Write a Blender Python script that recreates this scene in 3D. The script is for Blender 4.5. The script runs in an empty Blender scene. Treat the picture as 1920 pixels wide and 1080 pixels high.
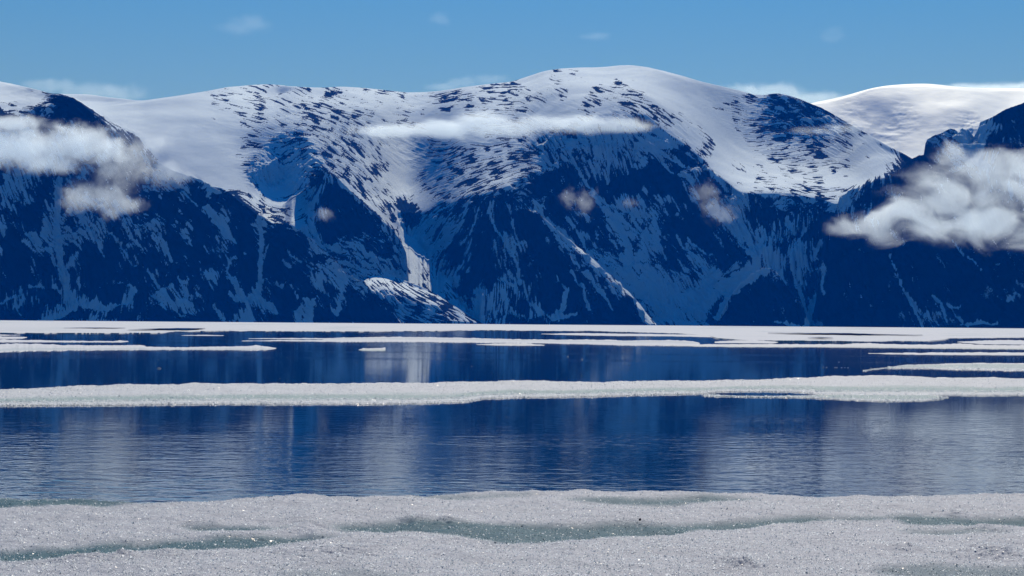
import bpy, bmesh, math, random
import numpy as np
from mathutils import Vector, Matrix

# ------------------------------------------------------------------ camera, world, sun, exposure
sc = bpy.context.scene
COL = sc.collection
CAM_H = 2.0
F = 4330.0                       # focal length in photo pixels (1920 wide)
ROLL = math.radians(0.45)
PITCH = math.atan((607.0 - 540.0) / F)
cam_d = bpy.data.cameras.new('camera')
cam_d.sensor_width = 36.0
cam_d.lens = F / 1920.0 * 36.0
cam_d.clip_start = 0.5
cam_d.clip_end = 200000.0
cam = bpy.data.objects.new('camera', cam_d)
COL.objects.link(cam)
fwd = Vector((0, math.cos(PITCH), math.sin(PITCH)))
rgt0 = Vector((1, 0, 0)); up0 = rgt0.cross(fwd)
rgt = rgt0 * math.cos(ROLL) + up0 * math.sin(ROLL)
up = up0 * math.cos(ROLL) - rgt0 * math.sin(ROLL)
cam.matrix_world = Matrix(((rgt.x, up.x, -fwd.x, 0), (rgt.y, up.y, -fwd.y, 0), (rgt.z, up.z, -fwd.z, CAM_H), (0, 0, 0, 1)))
sc.camera = cam

CLOUDS = True; DEBUG = False; HAZE = 2.3e-5; HAZE_COL = (0.0, 0.14, 0.76, 1)
SUN_EL = math.radians(37.0)
SUN_AZ = math.radians(8.0)      # towards the right of the view axis, behind the mountains
w = bpy.data.worlds.new('World'); sc.world = w; w.use_nodes = True
nt = w.node_tree; nt.nodes.clear()
sky = nt.nodes.new('ShaderNodeTexSky'); sky.sky_type = 'NISHITA'; sky.sun_disc = False
sky.sun_elevation = SUN_EL; sky.sun_rotation = SUN_AZ
sky.altitude = 300; sky.air_density = 1.0; sky.dust_density = 0.0; sky.ozone_density = 3.0
hs = nt.nodes.new('ShaderNodeHueSaturation'); hs.inputs['Saturation'].default_value = 1.0; hs.inputs['Value'].default_value = 1.0
bg = nt.nodes.new('ShaderNodeBackground'); bg.inputs['Strength'].default_value = 0.050
out = nt.nodes.new('ShaderNodeOutputWorld')
gm = nt.nodes.new('ShaderNodeGamma'); gm.inputs['Gamma'].default_value = 1.0
nt.links.new(sky.outputs[0], gm.inputs['Color']); nt.links.new(gm.outputs[0], hs.inputs['Color']); 
tcw = nt.nodes.new('ShaderNodeTexCoord'); sx = nt.nodes.new('ShaderNodeSeparateXYZ'); nt.links.new(tcw.outputs['Generated'], sx.inputs[0])
rp = nt.nodes.new('ShaderNodeValToRGB'); nt.links.new(sx.outputs[2], rp.inputs[0])     # clear arctic air: deeper blue overhead
rp.color_ramp.elements[0].position = 0.02; rp.color_ramp.elements[0].color = (0.88, 0.69, 0.605, 1)
rp.color_ramp.elements[1].position = 0.25; rp.color_ramp.elements[1].color = (0.06, 0.82, 1.38, 1)
ml = nt.nodes.new('ShaderNodeMix'); ml.data_type = 'RGBA'; ml.blend_type = 'MULTIPLY'; ml.inputs[0].default_value = 1.0
nt.links.new(hs.outputs[0], ml.inputs[6]); nt.links.new(rp.outputs[0], ml.inputs[7]); nt.links.new(ml.outputs[2], bg.inputs[0]); nt.links.new(bg.outputs[0], out.inputs[0])

sd = bpy.data.lights.new('sun', 'SUN'); sd.energy = 5.0; sd.angle = math.radians(0.5); sd.color = (1.0, 0.85, 0.73)
so = bpy.data.objects.new('sun', sd); COL.objects.link(so)
sv = Vector((math.sin(SUN_AZ) * math.cos(SUN_EL), math.cos(SUN_AZ) * math.cos(SUN_EL), math.sin(SUN_EL)))
so.rotation_euler = sv.to_track_quat('Z', 'Y').to_euler()
sc.view_settings.view_transform = 'Standard'
sc.view_settings.look = 'None'
sc.view_settings.exposure = 0.25
sc.view_settings.gamma = 1.0
sc.render.engine = 'CYCLES'
sc.cycles.use_denoising = True
sc.cycles.max_bounces = 10
sc.cycles.diffuse_bounces = 0
sc.cycles.glossy_bounces = 4
sc.cycles.transmission_bounces = 4
sc.cycles.transparent_max_bounces = 16
sc.cycles.volume_bounces = 8
sc.cycles.volume_step_rate = 0.7
sc.cycles.volume_max_steps = 128
sc.cycles.sample_clamp_indirect = 6.0
sc.cycles.caustics_reflective = False
sc.cycles.caustics_refractive = False

# ------------------------------------------------------------------ helpers: pixel <-> world
def ray(u, v):
    u = np.asarray(u, float); v = np.asarray(v, float)
    a = (u - 960.0) / F; b = (540.0 - v) / F
    dx = fwd.x + a * rgt.x + b * up.x
    dy = fwd.y + a * rgt.y + b * up.y
    dz = fwd.z + a * rgt.z + b * up.z
    return dx, dy, dz

def on_plane(u, v, z=0.0):
    dx, dy, dz = ray(u, v)
    t = (z - CAM_H) / np.minimum(dz, -1e-5)
    return t * dx, t * dy

def at_dist(u, v, rho):
    dx, dy, dz = ray(u, v); h = np.hypot(dx, dy)
    return rho * dx / h, rho * dy / h, CAM_H + rho * dz / h

def to_px(x, y, z):
    x = np.asarray(x, float); y = np.asarray(y, float); z = np.asarray(z, float) - CAM_H
    d = x * fwd.x + y * fwd.y + z * fwd.z
    return 960 + F * (x * rgt.x + y * rgt.y + z * rgt.z) / d, 540 - F * (x * up.x + y * up.y + z * up.z) / d

def sm(a, b, x):
    t = np.clip((x - a) / (b - a), 0, 1); return t * t * (3 - 2 * t)

def interp(pts, u):
    p = np.array(pts, float); return np.interp(u, p[:, 0], p[:, 1])

RS = np.random.RandomState
def lattice(x, y, seed):
    """smooth value noise in -1..1"""
    r = RS(seed).uniform(-1, 1, (256, 256))
    xi = np.floor(x).astype(int); yi = np.floor(y).astype(int)
    fx = x - xi; fy = y - yi
    fx = fx * fx * (3 - 2 * fx); fy = fy * fy * (3 - 2 * fy)
    a = r[yi & 255, xi & 255]; b = r[yi & 255, (xi + 1) & 255]
    c = r[(yi + 1) & 255, xi & 255]; d = r[(yi + 1) & 255, (xi + 1) & 255]
    return (a * (1 - fx) + b * fx) * (1 - fy) + (c * (1 - fx) + d * fx) * fy

def fbm(x, y, seed, octs=5, gain=0.5):
    s = 0; a = 1; t = 0
    for k in range(octs):
        s = s + a * lattice(x * 2 ** k + 17.3 * k, y * 2 ** k + 5.1 * k, seed + k); t += a; a *= gain
    return s / t

def ridged(x, y, seed, octs=5, gain=0.55):
    s = 0; a = 1; t = 0
    for k in range(octs):
        n = 1 - np.abs(lattice(x * 2 ** k + 11.7 * k, y * 2 ** k + 3.3 * k, seed + k)) * 1.6
        s = s + a * n; t += a; a *= gain
    return s / t

def blur(a, s, axis=None):
    n = max(1, int(s * 3)); k = np.exp(-0.5 * (np.arange(-n, n + 1) / s) ** 2); k /= k.sum()
    for ax in ((0, 1) if axis is None else (axis,)):
        pad = [(0, 0)] * a.ndim; pad[ax] = (n, n)
        b = np.pad(a, pad, mode='edge')
        o = np.zeros_like(a)
        for i, kk in enumerate(k):
            sl = [slice(None)] * a.ndim; sl[ax] = slice(i, i + a.shape[ax]); o += kk * b[tuple(sl)]
        a = o
    return a

def tag(o, label=None, cat=None, group=None, kind=None):
    if label: o['label'] = label
    if cat: o['category'] = cat
    if group: o['group'] = group
    if kind: o['kind'] = kind
    return o

def mesh_obj(name, co, faces, mat, smooth=True, attrs=None, parent=None):
    """co (n,3), faces (m,4) or (m,3) numpy arrays"""
    me = bpy.data.meshes.new(name)
    co = np.ascontiguousarray(co, dtype=np.float32); faces = np.ascontiguousarray(faces, dtype=np.int32)
    k = faces.shape[1]; m = faces.shape[0]
    me.vertices.add(len(co)); me.vertices.foreach_set('co', co.ravel())
    me.loops.add(m * k); me.loops.foreach_set('vertex_index', faces.ravel())
    me.polygons.add(m); me.polygons.foreach_set('loop_start', np.arange(0, m * k, k, dtype=np.int32))
    if smooth: me.polygons.foreach_set('use_smooth', np.ones(m, dtype=bool))
    me.update(calc_edges=True)
    for an, av in (attrs or {}).items():
        at = me.attributes.new(an, 'FLOAT', 'POINT'); at.data.foreach_set('value', np.ascontiguousarray(av, dtype=np.float32).ravel())
    if mat: me.materials.append(mat)
    o = bpy.data.objects.new(name, me); COL.objects.link(o)
    if parent: o.parent = parent
    return o

def grid_faces(nr, nc):
    i = np.arange(nr - 1)[:, None] * nc + np.arange(nc - 1)[None, :]
    return np.stack([i, i + 1, i + nc + 1, i + nc], -1).reshape(-1, 4)

# ------------------------------------------------------------------ materials
def new_mat(name):
    m = bpy.data.materials.new(name); m.use_nodes = True
    n = m.node_tree; n.nodes.clear()
    o = n.nodes.new('ShaderNodeOutputMaterial')
    return m, n, o

def math_node(n, op, a=None, b=None, c=None, clamp=False):
    x = n.nodes.new('ShaderNodeMath'); x.operation = op; x.use_clamp = clamp
    for i, v in enumerate((a, b, c)):
        if v is None: continue
        if isinstance(v, (int, float)): x.inputs[i].default_value = v
        else: n.links.new(v, x.inputs[i])
    return x.outputs[0]

def principled(n, o, rough=0.6, spec=0.3):
    p = n.nodes.new('ShaderNodeBsdfPrincipled')
    p.inputs['Roughness'].default_value = rough
    p.inputs['Specular IOR Level'].default_value = spec
    n.links.new(p.outputs[0], o.inputs['Surface']); return p

def mix_rgb(n, fac, a, b):
    x = n.nodes.new('ShaderNodeMix'); x.data_type = 'RGBA'
    for i, v in ((0, fac), (6, a), (7, b)):
        if isinstance(v, (int, float)): x.inputs[i].default_value = v
        elif isinstance(v, tuple): x.inputs[i].default_value = (*v, 1)
        else: n.links.new(v, x.inputs[i])
    return x.outputs[2]

def noise_node(n, vec, scale, detail=4, rough=0.55, dist=0.0):
    x = n.nodes.new('ShaderNodeTexNoise'); x.inputs['Scale'].default_value = scale
    x.inputs['Detail'].default_value = detail; x.inputs['Roughness'].default_value = rough
    x.inputs['Distortion'].default_value = dist
    if vec is not None: n.links.new(vec, x.inputs['Vector'])
    return x.outputs[0]

def mountain_material():
    m, n, o = new_mat('snow_on_rock')
    p = principled(n, o, 0.9, 0.0)
    at = n.nodes.new('ShaderNodeAttribute'); at.attribute_name = 'snow'
    g = n.nodes.new('ShaderNodeNewGeometry')
    n1 = noise_node(n, g.outputs['Position'], 0.012, 5, 0.6)
    n2 = noise_node(n, g.outputs['Position'], 0.16, 4, 0.7)
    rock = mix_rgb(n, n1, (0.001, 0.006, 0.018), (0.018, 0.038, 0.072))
    snow = mix_rgb(n, n1, (0.66, 0.77, 0.88), (0.74, 0.84, 0.93))  # blue of the shade put into the snow colour; warm sun neutralises lit slopes
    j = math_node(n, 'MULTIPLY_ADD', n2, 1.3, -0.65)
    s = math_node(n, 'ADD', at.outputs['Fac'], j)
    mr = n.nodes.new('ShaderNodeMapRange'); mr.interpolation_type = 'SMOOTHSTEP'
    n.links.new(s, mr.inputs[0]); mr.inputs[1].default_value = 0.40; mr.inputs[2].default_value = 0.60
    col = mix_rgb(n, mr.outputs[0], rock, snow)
    n.links.new(col, p.inputs['Base Color'])
    bp = n.nodes.new('ShaderNodeBump'); bp.inputs['Strength'].default_value = 0.45; bp.inputs['Distance'].default_value = 4.0
    n.links.new(n2, bp.inputs['Height']); n.links.new(bp.outputs[0], p.inputs['Normal'])
    return m

def glacier_material():
    m, n, o = new_mat('glacier_snow')
    p = principled(n, o, 0.7, 0.2)
    g = n.nodes.new('ShaderNodeNewGeometry')
    n1 = noise_node(n, g.outputs['Position'], 0.004, 4, 0.5)
    n2 = noise_node(n, g.outputs['Position'], 0.03, 5, 0.6)
    n.links.new(mix_rgb(n, n1, (0.68, 0.78, 0.88), (0.74, 0.84, 0.93)), p.inputs['Base Color'])  # glacier snow carries the same shade blue in its colour
    bp = n.nodes.new('ShaderNodeBump'); bp.inputs['Strength'].default_value = 0.25; bp.inputs['Distance'].default_value = 4.0
    n.links.new(n2, bp.inputs['Height']); n.links.new(bp.outputs[0], p.inputs['Normal'])
    return m

def ice_material(name, white=(0.36, 0.405, 0.47), teal=(0.03, 0.105, 0.15), grain=60.0, bump=0.004, rough=0.7):
    m, n, o = new_mat(name)
    p = principled(n, o, rough, 0.02)
    at = n.nodes.new('ShaderNodeAttribute'); at.attribute_name = 'melt'
    g = n.nodes.new('ShaderNodeNewGeometry')
    n1 = noise_node(n, g.outputs['Position'], grain, 3, 0.7)
    n2 = noise_node(n, g.outputs['Position'], 1.3, 4, 0.6)
    dirty = mix_rgb(n, n2, tuple(c * 0.82 for c in white), tuple(min(0.95, c * 1.12) for c in white))
    j = math_node(n, 'MULTIPLY_ADD', n1, 0.9, -0.45)
    s = math_node(n, 'ADD', at.outputs['Fac'], j, clamp=True)
    n.links.new(mix_rgb(n, s, dirty, teal), p.inputs['Base Color'])
    bp = n.nodes.new('ShaderNodeBump'); bp.inputs['Strength'].default_value = 0.8; bp.inputs['Distance'].default_value = bump
    n.links.new(n1, bp.inputs['Height']); n.links.new(bp.outputs[0], p.inputs['Normal'])
    return m

def crystal_material():
    m, n, o = new_mat('ice_crystal')
    p = principled(n, o, 0.42, 0.7)
    oi = n.nodes.new('ShaderNodeAttribute'); oi.attribute_name = 'tone'
    cc = mix_rgb(n, oi.outputs['Fac'], (0.10, 0.19, 0.22), (0.72, 0.80, 0.88)); n.links.new(cc, p.inputs['Base Color'])
    tr = n.nodes.new('ShaderNodeBsdfTranslucent'); n.links.new(cc, tr.inputs['Color'])
    ms = n.nodes.new('ShaderNodeMixShader'); ms.inputs[0].default_value = 0.7
    n.links.new(p.outputs[0], ms.inputs[1]); n.links.new(tr.outputs[0], ms.inputs[2]); n.links.new(ms.outputs[0], o.inputs['Surface'])
    return m

def water_material():
    m, n, o = new_mat('sea_water')
    p = principled(n, o, 0.045, 0.5)
    p.inputs['Base Color'].default_value = (0.0, 0.03, 0.075, 1)
    p.inputs['IOR'].default_value = 1.333
    g = n.nodes.new('ShaderNodeNewGeometry')
    def mapped(sx, sy, rot=0.0):
        mp = n.nodes.new('ShaderNodeMapping'); mp.inputs['Scale'].default_value = (sx, sy, 1); mp.inputs['Rotation'].default_value = (0, 0, rot)
        n.links.new(g.outputs['Position'], mp.inputs[0]); return mp.outputs[0]
    sep = n.nodes.new('ShaderNodeSeparateXYZ'); n.links.new(g.outputs['Position'], sep.inputs[0])
    def rng(src, a, b, c, d):
        mr = n.nodes.new('ShaderNodeMapRange'); mr.interpolation_type = 'SMOOTHSTEP'; n.links.new(src, mr.inputs[0])
        for i, v in enumerate((a, b, c, d)): mr.inputs[i + 1].default_value = v
        return mr.outputs[0]
    small = noise_node(n, mapped(3.8, 4.0, 0.12), 1.0, 2, 0.5, 0.3)
    mid = noise_node(n, mapped(1.3, 1.7, -0.14), 1.0, 2, 0.5, 0.4)
    patch = noise_node(n, mapped(0.05, 0.10, 0.2), 1.0, 2, 0.5)
    amp = math_node(n, 'MULTIPLY', rng(patch, 0.35, 0.68, 0.4, 1.0), rng(sep.outputs[1], 28, 64, 1.15, 0.13))
    ruffle = math_node(n, 'MULTIPLY', rng(noise_node(n, mapped(0.004, 0.03, 0.0), 1.0, 3, 0.5), 0.5, 0.62, 0.0, 1.0), rng(sep.outputs[1], 90, 140, 0.0, 0.6))
    amp = math_node(n, 'ADD', amp, ruffle)
    h = math_node(n, 'MULTIPLY_ADD', mid, 1.6, small)
    h = math_node(n, 'MULTIPLY', h, amp)
    bp = n.nodes.new('ShaderNodeBump'); bp.inputs['Strength'].default_value = 1.0; bp.inputs['Distance'].default_value = 0.0060
    n.links.new(h, bp.inputs['Height']); n.links.new(bp.outputs[0], p.inputs['Normal'])
    return m

def dark_rock_material():
    m, n, o = new_mat('dark_stone')
    p = principled(n, o, 0.8, 0.3)
    g = n.nodes.new('ShaderNodeNewGeometry')
    n.links.new(mix_rgb(n, noise_node(n, g.outputs['Position'], 3.0, 4), (0.015, 0.025, 0.045), (0.04, 0.05, 0.07)), p.inputs['Base Color'])
    return m

MAT_MTN = mountain_material(); MAT_GLA = glacier_material()
MAT_ICE = ice_material('granular_ice'); MAT_FLOE = ice_material('floe_ice', white=(0.46, 0.52, 0.58), teal=(0.20, 0.32, 0.34), grain=25.0, bump=0.02, rough=0.7)
MAT_FAR = ice_material('sheet_ice', white=(0.52, 0.58, 0.65), teal=(0.30, 0.40, 0.45), grain=0.3, bump=0.05, rough=0.9)
MAT_CRY = crystal_material(); MAT_WATER = water_material(); MAT_STONE = dark_rock_material()

# ------------------------------------------------------------------ painted terrain data (where rock, snow and gullies lie)
U0, V0, MW, MH = -170, 90, 2260, 540
uu, vv = np.meshgrid(np.arange(MW) + U0, np.arange(MH) + V0)
uu = uu.astype(float); vv = vv.astype(float)

def rbf(pts, sigma, step=4):
    p = np.array(pts, float)
    us = np.arange(0, MW + step, step) + U0; vs = np.arange(0, MH + step, step) + V0
    gu, gv = np.meshgrid(us, vs)
    num = [np.zeros(gu.shape) for _ in range(p.shape[1] - 2)]; den = np.zeros(gu.shape)
    for q in p:
        d2 = (gu - q[0]) ** 2 + (gv - q[1]) ** 2
        wgt = (1 + d2 / (0.8 * sigma * sigma)) ** -2.4
        den += wgt
        for k in range(len(num)): num[k] += wgt * q[2 + k]
    outs = []
    for a in num:
        a = a / den
        fu = (uu - U0) / step; fv = (vv - V0) / step
        iu = fu.astype(int); iv = fv.astype(int); fu = fu - iu; fv = fv - iv
        outs.append((a[iv, iu] * (1 - fu) + a[iv, iu + 1] * fu) * (1 - fv) + (a[iv + 1, iu] * (1 - fu) + a[iv + 1, iu + 1] * fu) * fv)
    return outs

def poly_mask(pts):
    p = np.array(pts, float); ins = np.zeros(uu.shape, bool)
    n = len(p)
    for i in range(n):
        x1, y1 = p[i]; x2, y2 = p[(i + 1) % n]
        if y1 == y2: continue
        c = ((y1 > vv) != (y2 > vv)) & (uu < (x2 - x1) * (vv - y1) / (y2 - y1) + x1)
        ins ^= c
    return ins

def poly_dist(pts, pad=60):
    """distance from every map pixel to a polyline (only near it)"""
    p = np.array(pts, float)
    a0 = int(max(0, p[:, 0].min() - pad - U0)); a1 = int(min(MW, p[:, 0].max() + pad - U0))
    b0 = int(max(0, p[:, 1].min() - pad - V0)); b1 = int(min(MH, p[:, 1].max() + pad - V0))
    x = uu[b0:b1, a0:a1]; y = vv[b0:b1, a0:a1]
    best = np.full(x.shape, 1e9); par = np.zeros(x.shape)
    L = np.r_[0, np.cumsum(np.hypot(*np.diff(p, axis=0).T))]
    for i in range(len(p) - 1):
        d = p[i + 1] - p[i]; l2 = (d ** 2).sum()
        t = np.clip(((x - p[i][0]) * d[0] + (y - p[i][1]) * d[1]) / l2, 0, 1)
        dd = np.hypot(x - p[i][0] - t * d[0], y - p[i][1] - t * d[1])
        m = dd < best; best[m] = dd[m]; par[m] = ((L[i] + t * (L[i + 1] - L[i])) / L[-1])[m]
    return (slice(b0, b1), slice(a0, a1)), best, par

ROCK = [(840,450,.88),(850,480,.9),(860,510,.92),(870,540,.92),(884,572,.85),(845,425,.85),(870,400,.85),(1150,455,.75),(1140,500,.8),(1165,540,.6),(620,455,.7),(640,482,.75),(690,502,.7),(670,462,.75),(600,482,.85),(790,500,.25),(770,490,.2),(800,515,.45),(835,545,.35),(815,500,.2),(360,180,.04),(330,200,.02),(370,240,.03),(380,215,.04),(30,180,.12),(60,195,.12),(10,165,.05),(120,183,.9),(140,205,.95),(170,225,.95),(110,220,.7),(50,235,.7),(20,240,.75),(50,280,.7),(150,260,.7),(210,270,.8),(250,290,.8),
 (60,400,.8),(200,430,.74),(250,470,.68),(330,400,.78),(360,360,.82),(420,385,.9),(400,450,.68),(450,500,.82),(550,500,.88),(600,550,.86),(70,560,.74),(50,500,.92),(180,490,.93),(220,540,.96),(150,470,.6),(80,450,.7),
 (160,600,.4),(350,560,.7),(480,600,.8),(60,600,.8),(300,600,.9),(270,440,.66),(300,500,.76),(350,480,.8),(380,530,.72),(650,590,.9),(700,600,.9),(520,440,.93),(450,420,.85),(500,460,.85),(30,360,.65),(20,440,.75),(560,460,.92),(-60,400,.8),(-60,560,.8),
 (200,210,.0),(300,220,0),(350,300,0),(330,260,0),(400,200,.16),(390,230,.16),(440,190,.2),(420,180,.16),(400,260,.1),(480,210,.22),(430,260,.1),(480,250,.2),(520,195,.2),(560,205,.45),(600,215,.5),(640,230,.55),(580,240,.45),(565,270,.5),(520,290,.5),
 (380,290,.02),(430,330,0),(400,330,0),(480,300,.4),(520,345,.05),(540,340,.1),(600,290,.5),(650,280,.48),(690,300,.4),(640,310,.45),(700,345,.4),(730,360,.25),(760,300,.03),(750,340,0),(770,275,.13),(795,385,0),(640,180,.2),(700,190,.25),(760,200,.3),(790,215,.12),
 (720,225,.1),(850,180,.2),(880,190,.38),(930,170,.25),(960,180,.55),(900,210,.33),(960,215,.4),(985,240,.4),(850,240,.08),(930,290,.38),(860,300,.38),(860,340,.42),(950,330,.4),(1000,310,.35),(800,370,.3),(830,390,.25),(820,330,.2),(830,300,.15),(1010,270,.45),(1030,300,.55),
 (1050,290,.6),(1000,150,.05),(1100,145,.08),(1200,150,.06),(1040,180,.3),(1080,185,.1),(1110,200,.3),(1160,215,.3),(1050,205,.02),(1130,215,.05),(1180,210,.45),(1250,190,0),(1300,180,0),(1330,230,.03),(1230,235,.4),(1290,253,.3),(1330,200,.08),(1340,245,.12),(1310,280,.2),
 (1360,320,.12),(1250,160,.02),(1280,300,.85),(1300,320,.8),(1330,350,.8),(1350,310,.05),(1390,340,.03),(1420,200,.25),(1450,190,.55),(1480,215,.68),(1520,240,.65),(1440,240,.5),(1550,225,.45),(1420,265,.22),(1450,280,.45),(1520,280,.5),(1560,275,.38),(1500,310,.28),(1580,290,.2),
 (1620,290,.08),(1400,300,.05),(1400,355,.12),(1450,320,.12),(1500,335,.12),(1560,340,.08),(1450,355,.38),(1520,355,.3),(1470,368,.5),(1540,372,.5),(1600,335,.06),(1640,315,.03),(1580,365,.15),(1380,280,.04),
 (900,420,.76),(850,440,.72),(830,480,.82),(900,500,.92),(880,540,.85),(950,395,.86),(950,470,.82),(1000,420,.84),(1000,500,.88),(1050,400,.82),(1100,450,.78),(1100,350,.88),(1050,345,.9),(1020,350,.9),(1050,540,.93),(960,570,.75),(900,590,.7),(1000,600,.8),(1150,570,.86),(1100,600,.92),(1180,590,.94),
 (1120,500,.65),(1160,440,.62),(1150,480,.6),(1200,440,.5),(1180,480,.6),(1180,390,.5),(1220,380,.5),(1250,330,.9),(1240,350,.88),(1150,350,.85),(1200,340,.88),(1130,300,.45),(1180,300,.6),(1100,270,.3),(1250,570,.15),(1280,590,.22),(1300,550,.15),(1230,540,.12),(1260,490,.75),(1300,490,.75),(1340,470,.88),(1260,430,.74),(1300,420,.82),
 (1380,530,.2),(1420,440,.3),(1360,575,.95),(1400,540,.97),(1430,580,.97),(1460,540,.97),(1440,400,.85),(1480,410,.75),(1500,470,.8),(1550,420,.88),(1420,385,.8),(1530,510,.72),(1600,500,.96),(1580,560,.95),(1560,460,.97),(1650,560,.92),(1700,530,.95),(1800,490,.98),(1850,560,.96),(1750,600,.88),(1900,600,.92),(1870,520,.97),(1620,600,.94),(1350,420,.7),(1380,460,.8),
 (1760,275,.7),(1790,265,.45),(1870,260,.85),(1900,230,.75),(1900,270,.88),(1640,360,.88),(1700,320,.94),(1610,375,.75),(1720,310,.95),(1820,248,.02),(1825,275,.02),(1800,350,.9),(1700,400,.9),(1980,250,.85),(1980,400,.9),(1980,560,.92),
 (610,335,.8),(640,380,.88),(600,375,.85),(670,400,.92),(620,430,.88),(640,475,.35),(700,450,.8),(720,475,.82),(680,490,.35),(600,460,.3),(620,490,.3),(580,400,.55),(735,440,.6),(570,420,.3),(560,380,.2),(540,400,.3),(520,400,.55),(720,500,.6),(740,490,.6),
 (760,435,.0),(775,450,.02),(785,480,.05),(765,500,.2),(805,450,.55),(805,430,.65),(820,490,.05),(845,515,.15),(800,525,.35),(752,405,.92),(765,408,.92),(780,412,.85),(860,560,.15),(825,545,.25),(850,500,.4),(880,590,.2)]
HILL_ROCK = [(360,180,.04),(330,200,.02),(370,240,.03),(380,215,.04),(660,500,.1),(690,500,.2),(720,515,.3),(700,530,.35),(730,540,.45),(760,540,.3),(800,562,.4),(750,565,.8),(780,580,.88),(720,565,.55),(850,585,.5),(760,600,.45),(680,545,.6),(820,590,.6)]
# streak direction: degrees down from the photo's +x, strength
DIRS = [(40,200,8),(60,300,60),(30,400,60),(80,440,45),(180,360,50),(200,450,55),(300,400,42),(250,480,52),(330,480,48),(400,440,44),(450,520,60),(560,500,50),(100,560,85),(200,580,110),(350,560,50),(600,560,48),(650,590,45),
 (400,220,12),(480,190,8),(520,220,15),(570,205,12),(620,220,20),(650,260,35),(600,260,30),(560,290,-30),(640,300,40),(690,290,48),(700,345,52),(740,370,55),(450,305,-10),(500,320,60),
 (640,175,8),(700,190,12),(770,200,12),(800,270,20),(850,185,-6),(900,170,-5),(960,180,6),(900,210,-12),(960,220,-5),(990,240,40),(860,290,-22),(930,290,-15),(850,340,-28),(930,330,-20),(980,300,-5),(1010,320,20),(800,375,-35),(830,395,-38),
 (1020,270,50),(1060,290,62),(1100,160,8),(1180,150,10),(1050,190,25),(1110,200,35),(1170,210,15),(1150,250,70),(1230,240,35),(1290,255,40),(1310,285,42),(1350,330,45),(1340,210,15),(1450,190,12),(1480,230,18),(1540,250,28),(1430,260,-5),(1500,290,-8),(1450,330,5),(1500,340,4),(1550,330,-10),(1480,360,8),(1620,300,30),
 (900,420,112),(850,430,128),(830,470,130),(880,500,118),(940,430,70),(960,500,62),(1000,450,58),(1050,460,46),(1100,400,55),(1100,480,45),(1050,540,70),(960,570,100),(1150,520,46),(1180,570,48),(1150,430,42),(1200,440,52),(1250,400,52),(1280,470,42),(1300,540,50),(1340,440,50),(1240,340,50),(1180,330,80),(1250,580,48),
 (1400,440,60),(1440,420,90),(1480,450,100),(1370,500,-25),(1430,560,60),(1520,450,85),(1550,520,70),(1620,480,60),(1620,560,55),(1700,530,58),(1800,500,50),(1850,580,40),(1640,360,110),(1700,320,60),(1870,250,120),(1900,240,50),(1770,270,30),
 (620,370,115),(660,380,50),(600,420,60),(700,440,50),(640,470,15),(690,480,25),(740,450,60),(720,500,40),(800,440,-50),(780,500,60),(850,550,48),(560,380,-40),(530,400,20)]
HILL_DIRS = [(690,510,15),(720,540,60),(760,540,32),(820,570,35),(780,590,30),(700,560,50)]

def lic(dirs, scale, length, seed, sigma=38):
    rad = [(a, b, math.cos(2 * math.radians(c)), math.sin(2 * math.radians(c))) for a, b, c in dirs]
    c2, s2 = rbf(rad, sigma)
    ang = 0.5 * np.arctan2(s2, c2) + 0.22 * fbm(uu / 45, vv / 45, seed + 50, 3)
    dx, dy = np.cos(ang), np.sin(ang)
    base = blur(RS(seed).normal(size=uu.shape), scale)
    acc = base.copy(); tot = 1.0
    iy0, ix0 = np.mgrid[0:MH, 0:MW].astype(float)
    for sgn in (1, -1):
        x = ix0.copy(); y = iy0.copy()
        pdx, pdy = dx * sgn, dy * sgn
        for k in range(int(length)):
            ix = np.clip(np.rint(x), 0, MW - 1).astype(int); iy = np.clip(np.rint(y), 0, MH - 1).astype(int)
            ddx = dx[iy, ix]; ddy = dy[iy, ix]
            f = np.sign(ddx * pdx + ddy * pdy); f[f == 0] = 1
            pdx, pdy = ddx * f, ddy * f
            x += pdx; y += pdy
            ix = np.clip(np.rint(x), 0, MW - 1).astype(int); iy = np.clip(np.rint(y), 0, MH - 1).astype(int)
            wgt = 1 - k / length
            acc += base[iy, ix] * wgt; tot += wgt
    acc -= acc.mean(); return acc / acc.std()

def to_uniform(a):
    # normal -> uniform through its own ranks (sampled)
    s = np.sort(a.ravel()[::37]); return np.searchsorted(s, a.ravel()).reshape(a.shape) / len(s)

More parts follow.
